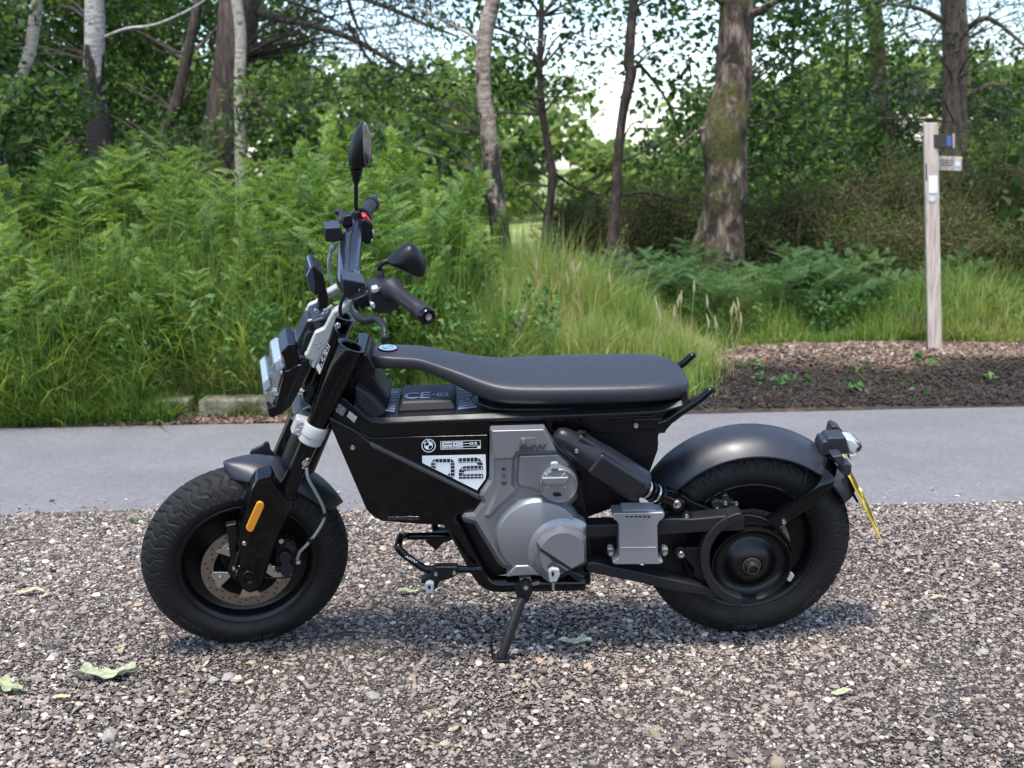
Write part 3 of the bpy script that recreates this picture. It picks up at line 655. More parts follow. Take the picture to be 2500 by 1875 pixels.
# ---------------------------------------------------------------- handlebar
hb = [FS.tr(zC(428, 1180), -.02), FS.tr(zC(435, 1080), -.10), FS.tr(zC(440, 960), -.165), FS.tr(zC(470, 850), -.215), FS.tr(zC(505, 785), -.250)]
mir = lambda v: np.array([v[0], -v[1], v[2]])
half = [np.array([hb[0][0], 0, hb[0][2] - .002])] + hb[1:]
full = [mir(v) for v in half[:0:-1]] + half
part('handlebar', FS, tube_geo(full, [.018, .026, .030, .031, .031, .031, .030, .026, .018], 24, smooth_k=6), simple('bar_black_paint', (.008, .009, .014), .22, coat=.6), smooth=True)
g0 = FS.tr(zC(528, 742), -.275); g1 = FS.tr(zC(600, 640), -.415)
gd = (g1 - g0) / np.linalg.norm(g1 - g0)
def grip(side, end_near):
    a, b = (g0, g1) if side < 0 else (mir(g0), mir(g1)); d = (b - a) / np.linalg.norm(b - a); L = np.linalg.norm(b - a)
    prof = [(.012, -.02), (.026, -.02), (.028, -.012), (.024, -.004), (.0185, .01), (.0170, .03), (.0165, L * .55), (.0172, L * .80), (.0150, L * .82), (.0150, L * .84), (.0195, L * .85), (.0195, L * .95), (.017, L), (.0, L)]
    o = part('grip', FS, lathe_geo(prof, a, d, 28, ref=(0, 0, 1)), GRIP, smooth=True)
    G = []
    u = np.array([0, 0, 1.0]) - d * d[2]; u /= np.linalg.norm(u); v = np.cross(d, u)
    for k in range(9):
        an = 2 * math.pi * k / 9; c = math.cos(an) * u + math.sin(an) * v
        G.append(tube_geo([a + c * .0164 + d * L * .22, a + c * .0162 + d * L * .74], .0016, 6))
    part('grip_ribs', FS, join(*G), GRIP, o, smooth=True)
    part('bar_end', FS, lathe_geo([(.0195, L * .96), (.019, L * 1.02), (.0165, L * 1.05), (.0120, L * 1.055), (.010, L * 1.04), (0, L * 1.04)], a, d, 24, ref=(0, 0, 1)), GLOSS, o, smooth=True)
    part('bar_end_bolt', FS, lathe_geo([(.0075, L * 1.04), (.0075, L * 1.056), (.004, L * 1.058), (.003, L * 1.05), (0, L * 1.05)], a, d, 16, ref=(0, 0, 1)), SILVER, o, smooth=True)
grip(1, True); grip(-1, False)
# risers: light alloy arms from the yoke to the bar
def arm_box(name, p, q, y0, y1, w, mat):
    a, b = FS.tr(p, (y0 + y1) / 2), FS.tr(q, (y0 + y1) / 2); d = b - a; L = np.linalg.norm(d); d /= L; u = np.cross(YAX, d)
    return part(name, FS, box_geo((a + b) / 2, L, abs(y1 - y0), w, np.stack([d, YAX, u], 1)), mat, bevel=.008, seg=3, smooth=True)
arm_box('riser', zB(690, 465), zB(880, 345), .040, .066, .023, ALU_L)
arm_box('riser', zB(650, 285), zB(935, 115), -.066, -.038, .024, ALU_L)
# near-side reservoir, switch block, lever; far-side ones
def reservoir(name, fr, top, body_dn, y0, y1, mat, zz, lid_up=.006):
    pass
near_res = prism('brake_reservoir', FS, Z(zC, [(392, 1190), (548, 1222), (553, 1285), (520, 1312), (470, 1310), (392, 1290)]), .185, .130, SATIN_G, bevel=.004)
prism('reservoir_lid', FS, Z(zC, [(391, 1172), (552, 1204), (552, 1228), (391, 1194)]), .188, .127, simple('lid_plastic', (.02, .024, .034), .30), near_res, bevel=.003)
decal('reservoir_mark', FS, [rect(zC, 504, 1246, 522, 1254), rect(zC, 503, 1258, 523, 1266), rect(zC, 505, 1270, 523, 1276), rect(zC, 507, 1279, 523, 1283)], .1862, WHITE, near_res)
sw = prism('switch_block', FS, Z(zC, [(582, 1270), (610, 1250), (690, 1225), (760, 1255), (800, 1300), (790, 1390), (700, 1415), (640, 1425), (590, 1395)]), .265, .190, SATIN_G, bevel=.008, seg=3)
for L_ in ([(598, 1245), (640, 1235), (648, 1262), (610, 1280), (596, 1270)], [(586, 1350), (610, 1342), (622, 1368), (612, 1392), (588, 1372)], [(715, 1220), (740, 1216), (765, 1240), (740, 1250)], [(745, 1250), (770, 1245), (785, 1265), (760, 1275)]):
    prism('switch_button', FS, Z(zC, L_), .272, .25, simple('button_grey', (.36, .36, .35), .45) if 'button_grey' not in bpy.data.materials else bpy.data.materials['button_grey'], sw, bevel=.003)
lv = [FS.tr(zC(*p), y) for p, y in (((470, 1335), .19), ((470, 1385), .20), ((500, 1435), .22), ((560, 1462), .25), ((620, 1452), .28), ((660, 1480), .31), ((682, 1530), .34), ((686, 1580), .355))]
lev = part('brake_lever', FS, tube_geo(lv, [.009, .011, .011, .010, .009, .008, .007, .006], 12, smooth_k=5), SATIN_G, smooth=True)
part('lever_ball', FS, lathe_geo([(0, -.0105), (.006, -.0085), (.0095, -.004), (.0105, 0), (.0095, .004), (.006, .0085), (0, .0105)], lv[-1], (0, 0, 1), 18, ref=(1, 0, 0)), SATIN_G, lev, smooth=True)
prism('lever_mount', FS, Z(zC, [(458, 1325), (490, 1310), (560, 1280), (590, 1300), (560, 1340), (545, 1400), (500, 1370), (465, 1350)]), .215, .18, SATIN, lev, bevel=.004)
part('brake_line', FS, tube_geo([FS.tr(zB(*p), .13) for p in ((795, 290), (770, 350), (758, 420), (770, 480))], .0045, 8, smooth_k=5), SATIN, smooth=True)
far_res = prism('brake_reservoir', FS, Z(zC, [(268, 838), (372, 832), (392, 840), (388, 905), (340, 922), (270, 918)]), -.165, -.215, SATIN_G, bevel=.004)
prism('reservoir_lid', FS, Z(zC, [(267, 820), (378, 812), (378, 836), (267, 842)]), -.162, -.218, simple('lid_plastic_far', (.02, .024, .034), .30), far_res, bevel=.003)
sf = prism('switch_block', FS, Z(zC, [(520, 770), (545, 755), (600, 790), (612, 850), (600, 930), (560, 942), (525, 920)]), -.205, -.262, SATIN, bevel=.008, seg=3)
prism('red_switch', FS, Z(zC, [(522, 738), (555, 730), (588, 770), (580, 795), (545, 780)]), -.215, -.250, REDM, sf, bevel=.004)
for L_ in ([(596, 838), (608, 830), (612, 860), (602, 875)], [(588, 905), (600, 895), (602, 915), (590, 925)]):
    prism('switch_button', FS, Z(zC, L_), -.203, -.22, bpy.data.materials['button_grey'], sf, bevel=.002)
prism('lever_mount', FS, Z(zC, [(395, 755), (410, 735), (455, 728), (465, 790), (400, 830), (390, 800)]), -.20, -.235, SATIN, sf, bevel=.004)
lv2 = [FS.tr(zC(*p), y) for p, y in (((425, 775), -.24), ((378, 768), -.28), ((388, 735), -.33), ((375, 708), -.36), ((358, 706), -.375))]
lev2 = part('brake_lever', FS, tube_geo(lv2, [.009, .009, .008, .007, .006], 12, smooth_k=5), SATIN_G, smooth=True)
part('lever_ball', FS, lathe_geo([(0, -.0105), (.006, -.0085), (.0095, -.004), (.0105, 0), (.0095, .004), (.006, .0085), (0, .0105)], lv2[-1], (0, 0, 1), 18, ref=(1, 0, 0)), SATIN_G, lev2, smooth=True)
bl = [FS.tr(zC(*p), -.19) for p in ((335, 935), (318, 965), (308, 990), (297, 1040), (293, 1090), (300, 1150), (318, 1215))]
bh = part('brake_line', FS, tube_geo(bl, [.008, .009, .005, .0055, .0045, .0045, .0045], 10, smooth_k=5), HOSE, smooth=True)
# mirrors
def mirror_shell(name, outline, y_mid, bulge, depth_dir):
    P = [FS.tr(p, y_mid) for p in outline]; c = sum(P) / len(P); V = []; Fc = []; n = len(P); K = 6
    return P, c
def lens_shell(name, outline, y, front, back, mat, parent=None, K=7):    # an outline puffed to both sides of its plane
    P = [FS.tr(p, y) for p in catmull([np.array([*p, 0]) for p in outline] + [np.array([*outline[0], 0])], 4)[:-1] for p in [(p[0], p[1])]]
    c = sum(P) / len(P); n = len(P); V = []; Fc = []
    rings = [(math.sin(t), math.cos(t)) for t in np.linspace(-math.pi / 2, math.pi / 2, 2 * K + 1)]
    for s, k in rings:
        h = front * s if s > 0 else back * s
        for p in P:
            v = c + (p - c) * max(k, .02) ** .62; V.append(v + YAX * h)
    m = len(rings)
    for i in range(m - 1):
        for j in range(n): Fc.append((i * n + j, i * n + (j + 1) % n, (i + 1) * n + (j + 1) % n, (i + 1) * n + j))
    Fc.append(tuple(range(n))[::-1]); Fc.append(tuple(range((m - 1) * n, m * n)))
    return part(name, FS, (V, Fc), mat, parent, smooth=True)
mn = lens_shell('mirror', Z(zC, [(692, 1045), (760, 980), (835, 930), (880, 930), (930, 975), (962, 1040), (970, 1110), (948, 1155), (890, 1152), (790, 1105), (705, 1065)]), .20, .030, .022, SATIN)
part('mirror_stem', FS, tube_geo([FS.tr(zC(652, 1125), .20), FS.tr(zC(648, 1090), .20), FS.tr(zC(668, 1065), .20), FS.tr(zC(705, 1050), .20)], .0065, 12, smooth_k=5), SATIN, mn, smooth=True)
part('stem_boot', FS, tube_geo([FS.tr(zC(652, 1215), .20), FS.tr(zC(652, 1200), .20), FS.tr(zC(652, 1125), .20), FS.tr(zC(652, 1115), .20)], [.011, .0115, .0092, .007], 18), GRIP, mn, smooth=True)
Pm = FS.tr(zC(840, 1050), .20)
mf = lens_shell('mirror', Z(zC, [(545, 78), (575, 120), (596, 220), (594, 310), (572, 378), (530, 402), (485, 408), (446, 402), (430, 350), (436, 270), (465, 170), (512, 92)]), -.25, .030, .035, SATIN)
prism('mirror_glass', FS, Z(zC, [(543, 84), (560, 105), (585, 175), (595, 250), (592, 310), (570, 375), (548, 378), (536, 300), (531, 220), (534, 130)]), -.2165, -.235, MIRROR, mf, bevel=.001)
part('mirror_neck', FS, tube_geo([FS.tr(zC(487, 405), -.25), FS.tr(zC(487, 425), -.25), FS.tr(zC(485, 500), -.25), FS.tr(zC(485, 506), -.25)], [.016, .0155, .0085, .007], 20), SATIN, mf, smooth=True)
part('mirror_stem', FS, tube_geo([FS.tr(zC(*p), -.25) for p in ((485, 500), (484, 560), (484, 620), (482, 650), (488, 700))], .0056, 12, smooth_k=4), SATIN, mf, smooth=True)
part('stem_boot', FS, tube_geo([FS.tr(zC(490, 795), -.25), FS.tr(zC(489, 775), -.25), FS.tr(zC(488, 705), -.25), FS.tr(zC(488, 696), -.25)], [.011, .0115, .0095, .006], 18), GRIP, mf, smooth=True)

# ---------------------------------------------------------------- frame, side panels, deck
beam_pts = Z(zD, [(60, 470), (150, 520), (240, 600), (335, 692), (440, 712), (800, 700), (1725, 668)]) + Z(zG, [(1500, 478), (1760, 468), (1960, 402), (1990, 385), (1840, 560), (1640, 566), (1100, 574)]) + Z(zD, [(1300, 800), (800, 812), (355, 824), (240, 770), (0, 650), (-20, 560)])
beam = prism('frame_beam', FB, beam_pts, .112, -.112, GLOSS, bevel=.006, seg=3)
up = prism('battery_panel', FB, Z(zD, [(245, 772), (352, 826), (800, 815), (1298, 803), (1302, 1150), (1285, 1200), (1240, 1270), (1236, 1300), (340, 860), (300, 840)]), .118, -.118, GLOSS, bevel=.003)
low_pts = Z(zD, [(0, 650), (240, 775), (330, 850), (1225, 1308), (1242, 1340), (1190, 1425), (1092, 1436), (985, 1520), (960, 1536), (760, 1531), (440, 1506), (370, 1472), (312, 1412), (195, 1140), (82, 880), (12, 705)])
low = prism('lower_panel', FB, low_pts, .124, -.124, GLOSS, bevel=.012, seg=4)
prism('panel_edge_strip', FB, Z(zD, [(340, 862), (1222, 1292), (1242, 1338), (1180, 1305), (345, 900)]), .1275, .110, simple('strip_dark_grey', (.035, .035, .042), .22, coat=.6), low, bevel=.003)
prism('panel_glint_plate', FB, Z(zD, [(490, 1466), (740, 1462), (748, 1470), (735, 1494), (492, 1492), (485, 1480)]), .1262, .115, simple('glint_plate_gloss', (.02, .02, .022), .05, coat=1), low, bevel=.0012)  # added glossy plate, stands in for the bright reflection on the panel's bevel
bolt(FB, zD(203, 902), .124, .0065, low)
prism('front_flap', FB, Z(zD, [(0, 600), (70, 640), (200, 800), (160, 900), (95, 900), (20, 740), (5, 690)]), .10, -.10, SATIN, low, bevel=.006)
# white number field, lettering and emblem on the panel
yd = .1188
decal('number_field', FB, [Z(zJ, [(600, 618), (1918, 590), (1930, 1000), (1915, 1100), (1740, 1335), (605, 768)])], yd, WHITE, up)
dig = [Z(zJ, [(785, 850), (785, 780), (800, 735), (840, 695), (890, 685), (890, 765), (885, 890)]), Z(zJ, [(890, 685), (1180, 682), (1180, 765), (890, 768)]), Z(zJ, [(1180, 682), (1230, 700), (1270, 750), (1282, 800), (1290, 990), (1265, 1040), (1235, 1075), (1190, 1060), (1178, 765)]),
       Z(zJ, [(1120, 1015), (1165, 990), (1195, 940), (1200, 1060), (1235, 1078)]),
       Z(zJ, [(1342, 672), (1720, 655), (1720, 758), (1345, 768)]), Z(zJ, [(1720, 655), (1790, 680), (1845, 740), (1860, 800), (1868, 915), (1765, 918), (1762, 800), (1720, 758)]), Z(zJ, [(1480, 835), (1762, 822), (1766, 918), (1520, 932), (1480, 940)]),
       Z(zJ, [(1480, 835), (1420, 860), (1370, 920), (1358, 980), (1365, 1098), (1455, 1098), (1455, 985), (1480, 940)]), Z(zJ, [(1455, 1003), (1868, 993), (1872, 1088), (1455, 1098)])]
decal('number_digits', FB, dig, yd + .0007, BLACKD, up)
gl = []
for k in range(14):
    x = 790 + k * 80 + (k > 5) * 8
    for (a, b, c, d) in ((790, 1290, 690, 1060), (1345, 1870, 660, 1095)):
        if a + 10 < x < b - 6:
            if a > 1000: gl += [rect(zJ, x - 5, 660, x + 5, 765), rect(zJ, x - 5, 830, x + 5, 930) , rect(zJ, x - 5, 1000, x + 5, 1095)]
            elif x < 900 or x > 1170: gl.append(rect(zJ, x - 5, 690, x + 5, 860 if x < 900 else 1050))
            else: gl.append(rect(zJ, x - 5, 685, x + 5, 765))
for y in (745, 820, 895, 970, 1045):
    gl += [rect(zJ, 1345 if y in (745, 1045) else (1360 if y > 900 else (1770 if y == 820 else 1380)), y - 5, 1868, y + 5)] if y not in (970,) else [rect(zJ, 1360, y - 5, 1455, y + 5)]
    if y > 760: gl.append(rect(zJ, 1180, y - 5, 1288, y + 5))
    if y in (745, 820): gl.append(rect(zJ, 788, y - 5, 888, y + 5))
gl.append(rect(zJ, 788, 758, 1280, 768))
decal('digit_grid', FB, gl, yd + .0013, WHITE, up)
rc = zJ(735, 408); ring = lambda r0, r1, n=48, a0=0, a1=360: [[(rc[0] + r * math.cos(R(a0 + (a1 - a0) * (i + d) / n)), rc[1] + r * math.sin(R(a0 + (a1 - a0) * (i + d) / n)) * .95) for r, d in ((r0, 0), (r1, 0), (r1, 1), (r0, 1))] for i in range(n)]
decal('emblem', FB, ring(15.4, 17.3) + ring(9.3, 10.6) + ring(0.01, 9.4, 8, 270, 360) + ring(0.01, 9.4, 8, 90, 180) + text_polys('B', Z(zJ, [(622, 345), (665, 315), (688, 352), (645, 372)])) + text_polys('M', Z(zJ, [(708, 292), (755, 290), (756, 328), (709, 330)])) + text_polys('W', Z(zJ, [(785, 312), (835, 345), (815, 372), (768, 345)])), yd, WHITE, up)
badge = [rect(zJ, 980, 318, 1812, 328), rect(zJ, 982, 478, 1812, 488), Z(zJ, [(980, 320), (992, 320), (998, 485), (986, 488)]), Z(zJ, [(1800, 298), (1812, 298), (1818, 465), (1806, 468)]), Z(zJ, [(985, 428), (1812, 408), (1812, 418), (985, 438)]), Z(zJ, [(1745, 412), (1812, 410), (1815, 462), (1748, 464)]), Z(zJ, [(1460, 360), (1590, 355), (1590, 366), (1460, 371)])]
badge[0] = Z(zJ, [(980, 318), (1812, 294), (1812, 304), (980, 328)]); badge[1] = Z(zJ, [(985, 480), (1815, 460), (1815, 470), (985, 490)])
badge += [Z(zJ, [(1012, 340), (1225, 332), (1225, 358), (1012, 366)]), Z(zJ, [(1012, 392), (1225, 385), (1225, 411), (1012, 418)]), Z(zJ, [(1012, 345), (1042, 344), (1042, 415), (1012, 416)]),
          Z(zJ, [(1240, 332), (1450, 325), (1450, 345), (1240, 352)]), Z(zJ, [(1300, 364), (1450, 358), (1450, 376), (1300, 382)]), Z(zJ, [(1240, 392), (1450, 384), (1450, 405), (1240, 412)]), Z(zJ, [(1240, 335), (1272, 334), (1272, 410), (1240, 411)])]
badge += text_polys('02', Z(zJ, [(1588, 335), (1750, 328), (1750, 385), (1588, 392)])) + text_polys('BMW MOTORRAD', Z(zJ, [(1015, 440), (1455, 428), (1455, 462), (1015, 472)]))
decal('model_badge', FB, badge, yd, WHITE, up)
def sticker(q, rows, seed):
    st = []; rs = random.Random(seed)
    for i in range(rows):
        v = .08 + .84 * i / rows; u = .08
        while u < .9:
            w = .04 + rs.random() * .16; st += quad_grid(q, u, v, min(u + w, .93), v + .84 / rows * .6); u += w + .04
    return st
q1 = Z(zD, [(58, 512), (160, 590), (125, 668), (25, 590)]); q2 = Z(zD, [(172, 602), (248, 658), (218, 716), (148, 655)])
decal('warning_sticker', FB, sticker(q1, 7, 1), .1132, simple('sticker_grey', (.35, .35, .35), .4), beam); decal('warning_sticker', FB, sticker(q2, 5, 2), .1132, WHITE, beam)
# seams: thin raised beads that catch the sky
def bead(name, pts, y, r, mat, parent): return part(name, FB, tube_geo([FB.tr(p, y) for p in pts], r, 6), mat, parent, smooth=True)
# deck under the seat
deck_edge = Z(zD, [(215, 560), (300, 650), (360, 692), (440, 700), (900, 680), (1400, 662)]) + Z(zG, [(1100, 470), (1500, 455), (1800, 440), (1940, 405), (1975, 365)])
deck_low = Z(zD, [(200, 575), (290, 665), (352, 702), (440, 712), (900, 698), (1400, 680)]) + Z(zG, [(1100, 488), (1500, 472), (1800, 455), (1950, 412), (1985, 372)])
de = [FB.tr(p, .114) for p in deck_edge]; dl = [FB.tr(p, .114) for p in deck_low]
V = []; Fc = []
for e, l in zip(de, dl):
    V += [np.array([l[0], .114, l[2] - .004]), np.array([e[0], .114, e[2] - .002]), np.array([e[0], .100, e[2] + .008]), np.array([e[0], -.100, e[2] + .008]), np.array([e[0], -.114, e[2] - .002]), np.array([l[0], -.114, l[2] - .004])]
for i in range(len(de) - 1):
    for j in range(6): Fc.append((i * 6 + j, i * 6 + (j + 1) % 6, (i + 1) * 6 + (j + 1) % 6, (i + 1) * 6 + j))
Fc += [tuple(range(6)), tuple(range((len(de) - 1) * 6, len(de) * 6))[::-1]]
deck = part('deck_panel', FB, (V, Fc), SATIN, bevel=.004, smooth=True)
# battery hump: lower edge near side, then a smaller top
def frustum(name, base, top, yb, yt, mat, parent, dz_top=0):
    B = [FB.tr(p, yb) for p in base]; T = [FB.tr(p, yt) for p in top]   # each: near-front, near-rear
    V = [B[0], B[1], mir(B[1]), mir(B[0]), T[0], T[1], mir(T[1]), mir(T[0])]
    return part(name, FB, (V, [(3, 2, 1, 0), (4, 5, 6, 7), (0, 1, 5, 4), (1, 2, 6, 5), (2, 3, 7, 6), (3, 0, 4, 7)]), mat, parent, bevel=.008, seg=3, smooth=True)
hump = frustum('battery_cover', Z(zD, [(555, 628), (1045, 607)]), Z(zD, [(592, 528), (1015, 512)]), .075, .058, SATIN_G, deck)
T0, T1 = FB.tr(zD(592, 528), .058), FB.tr(zD(1015, 512), .058)
def hump_text(s, u0, u1, v0, v1):
    V2, Fc, asp = text_geo(s); V = []
    for u, v in V2:
        p = T0 + (T1 - T0) * (u0 + (u1 - u0) * u); V.append(np.array([p[0], (v0 + (v1 - v0) * (1 - v)), p[2] + .0012]))
    part('cover_lettering', FB, (V, Fc), simple('letter_blue_grey', (.30, .34, .42), .4), hump, recalc=False)
hump_text('CE', .05, .55, .004, .046); hump_text('-', .58, .66, .022, .026); hump_text('02', .68, .92, .012, .038)
# striped ribs fore and aft of the hump
Bz = lambda x: np.interp(x, [v[0] for v in de][::-1], [v[2] for v in de][::-1]) + .0085
RIBM = simple('rib_blue_grey', (.24, .27, .34), .45); x_f = FB.tr(zD(555, 628), .075)[0]; x_r = FB.tr(zD(1045, 607), .075)[0]
for k in range(9):
    yy = .072 - k * .0165
    for x0, sgn in ((x_f + .004, 1), (x_r - .004, -1)):
        x1 = x0 + sgn * (.022 + .006 * abs(4 - k)); bend = .012
        V = [np.array([x0, yy - .003, Bz(x0) + .001]), np.array([x0, yy + .003, Bz(x0) + .001]), np.array([x1, yy + .003 + (bend if k > 4 else -bend), Bz(x1) + .001]), np.array([x1, yy - .003 + (bend if k > 4 else -bend), Bz(x1) + .001])]
        V += [v + np.array([0, 0, .003]) for v in V]
        part('deck_rib', FB, (V, [(0, 1, 2, 3), (7, 6, 5, 4), (0, 4, 5, 1), (1, 5, 6, 2), (2, 6, 7, 3), (3, 7, 4, 0)]), RIBM, deck)
# neck column between the head and the deck
neck = prism('neck_cover', FB, Z(zD, [(195, 285), (230, 150), (300, 130), (390, 285), (372, 320), (470, 470), (500, 500), (478, 640), (340, 685), (222, 570), (210, 430)]), .058, -.058, SATIN, bevel=.010, seg=3)
prism('neck_wing', FB, Z(zD, [(215, 400), (330, 470), (400, 540), (472, 640), (360, 690), (290, 660), (225, 575)]), .10, .055, SATIN_G, neck, bevel=.008, seg=3)
prism('nose_bracket', FB, Z(zD, [(235, 190), (250, 135), (320, 140), (340, 180), (395, 275), (250, 290), (200, 280)]), .066, -.066, SATIN, neck, bevel=.006)
part('head_tube', FB, tube_geo([s_q + s_ax * .30, s_q + s_ax * .64], .047, 24), SATIN, neck, smooth=True)
prism('head_gusset', FB, Z(zB, [(880, 780), (960, 790), (1000, 830), (960, 950), (900, 1060), (830, 1080), (800, 1180), (740, 1250), (690, 1300), (640, 1330), (700, 1150), (780, 950)]), .075, -.075, GLOSS, neck, bevel=.008)
prism('lower_gusset', FB, Z(zB, [(660, 1330), (720, 1210), (860, 1340), (920, 1480), (880, 1560), (730, 1560), (670, 1430)]), .100, -.100, SATIN, neck, bevel=.006)

# ---------------------------------------------------------------- seat
# stations: crease (top/side edge) pixel, bottom pixel, half width, crown
stn = [((92, 128), (104, 168), .026), ((110, 118), (125, 192), .042), ((160, 126), (170, 202), .052), ((250, 132), (250, 203), .055), ((345, 136), (345, 201), .056), ((400, 142), (400, 209), .058), ((460, 160), (445, 228), .062), ((560, 192), (530, 272), .070), ((660, 228), (625, 324), .083), ((740, 260), (700, 366), .096),
       ((820, 290), (775, 398), .108), ((900, 312), (860, 412), .118), ((1000, 320), (980, 417), .126), ((1200, 320), (1190, 417), .132), ((1450, 318), (1450, 412), .135), ((1650, 314), (1650, 405), .134), ((1790, 308), (1795, 398), .130), ((1880, 300), (1895, 388), .116), ((1940, 290), (1945, 376), .096), ((1968, 284), (1972, 362), .070), ((1980, 282), (1982, 345), .040)]
V = []; Fc = []; prof = None
for (c, b, w) in stn:
    C = FB.tr(zG(*c), w); Bt = FB.tr(zG(*b), w * .94); x = (C[0] * .6 + Bt[0] * .4); h = C[2] - Bt[2]; cz = C[2]
    rr = min(.020, w * .35, h * .42); sec = []
    zt = cz + min(.012, w * .1)
    sec += [(0, Bt[2]), (w * .60, Bt[2]), (w * .88, Bt[2] + h * .05), (w * .97, Bt[2] + h * .22), (w * 1.0, Bt[2] + h * .55), (w * .985, cz - rr * .2), (w - rr * .45, cz + rr * .15), (w - rr * 1.4, zt - .003), (w * .45, zt), (0, zt + .001)]
    ring_ = [np.array([x, y, z]) for y, z in sec] + [np.array([x, -y, z]) for y, z in sec[-2:0:-1]]
    V += ring_; kk = len(ring_)
for i in range(len(stn) - 1):
    for j in range(kk): Fc.append((i * kk + j, i * kk + (j + 1) % kk, (i + 1) * kk + (j + 1) % kk, (i + 1) * kk + j))
Fc += [tuple(range(kk)), tuple(range((len(stn) - 1) * kk, len(stn) * kk))[::-1]]
seat = part('seat', FB, (V, Fc), SEATM, smooth=True, sub=2)
# roundel on the nose
ec = FB.tr(zG(210, 96), 0); eN = np.array([0.05, 0, 1.0]); eN /= np.linalg.norm(eN)
SZ = {}
for (c, b, w) in stn[2:5]:
    C = FB.tr(zG(*c), w); SZ[C[0]] = C[2] + min(.012, w * .1)
xs = sorted(SZ); ec[2] = np.interp(ec[0], xs, [SZ[x] for x in xs]) + .0008
tilt = np.array([-(SZ[xs[-1]] - SZ[xs[0]]) / (xs[-1] - xs[0]), 0, 1.0]); tilt /= np.linalg.norm(tilt)
em = part('seat_emblem', FB, lathe_geo([(.0255, -.004), (.0255, .0025), (.0235, .0035), (.0225, .0025)], ec, tilt, 36, ref=(1, 0, 0)), SATIN, seat, smooth=True)
part('emblem_face', FB, lathe_geo([(.0230, .0018), (.0225, .0032), (.012, .0042), (0, .0045)], ec, tilt, 36, ref=(1, 0, 0)), simple('emblem_silver', (.65, .70, .75), .12, metal=.8), em, smooth=True)
for k in (0, 2):
    part('emblem_quarter', FB, lathe_geo([(.0135, .0046), (0, .0050)], ec, tilt, 10, a0=k * math.pi / 2, a1=(k + 1) * math.pi / 2, ref=(1, 0, 0)), simple('emblem_blue', (.05, .22, .55), .15) if k == 0 else bpy.data.materials['emblem_blue'], em, recalc=False)
part('emblem_ring', FB, lathe_geo([(.0135, .0047), (.0145, .0047)], ec, tilt, 36, ref=(1, 0, 0)), BLACKD, em, recalc=False)
# seat pan under the seat
prism('seat_pan', FB, Z(zG, [(730, 395), (860, 425), (1500, 425), (1850, 410), (1960, 372), (1965, 395), (1800, 438), (1100, 462), (800, 440)]), .098, -.098, SATIN, bevel=.006)
# grab rails
def rail(side):
    pts = [((1660, 500), .113), ((1800, 515), .116), ((1860, 495), .122), ((1930, 445), .130), ((2040, 372), .130), ((2095, 325), .130), ((2122, 318), .130)]
    P_ = [FB.tr(zG(*p), y) for p, y in pts]
    if side < 0: P_ = [mir(v) for v in P_]
    g = part('grab_rail', FB, tube_geo(P_[1:], [.010, .0105, .0105, .0100, .0095, .006], 14, smooth_k=6), GLOSS, smooth=True)
    if side > 0:
        prism('rail_mount', FB, Z(zG, [(1650, 490), (1820, 485), (1838, 500), (1800, 540), (1690, 540), (1650, 530)]), .119, .105, GLOSS, g, bevel=.003)
        bolt(FB, zG(1665, 526), .119, .0068, g)
        prism('rail_slot', FB, Z(zG, [(1700, 530), (1780, 528), (1780, 536), (1700, 538)]), .1205, .11, GLOSS, g, bevel=.001)
rail(1); rail(-1)
prism('tail_underbody', FB, Z(zG, [(1450, 560), (1840, 556), (1842, 572), (1800, 575), (1795, 600), (1798, 640), (1780, 700), (1400, 800), (1000, 800), (1000, 580)]), .085, -.085, SATIN, bevel=.004)

# ---------------------------------------------------------------- motor cover
main = Z(zE, [(242, 160), (258, 146), (668, 137), (705, 200), (800, 330), (880, 410), (920, 530), (925, 690), (868, 745), (866, 785), (930, 832), (930, 870), (892, 884), (880, 905), (880, 940), (945, 965), (990, 1020), (997, 1190), (905, 1240), (870, 1255), (730, 1230), (660, 1300), (560, 1285), (400, 1245), (345, 1232), (300, 1190), (215, 1050), (120, 892), (40, 872), (24, 838), (45, 808), (115, 800), (178, 715), (160, 672), (168, 642), (236, 545)])
mc = chamfered('motor_cover', FB, main, .146, .06, 9, .020, ALU)
head = chamfered('cover_head', FB, Z(zE, [(245, 152), (668, 141), (700, 195), (775, 330), (455, 338), (428, 392), (272, 396), (250, 300)]), .166, .13, 4.5, .012, ALU, mc)
colm = chamfered('cover_column', FB, Z(zE, [(270, 330), (440, 330), (432, 590), (470, 640), (330, 760), (240, 860), (190, 830), (250, 700), (285, 610)]), .157, .13, 8, .012, ALU, mc)
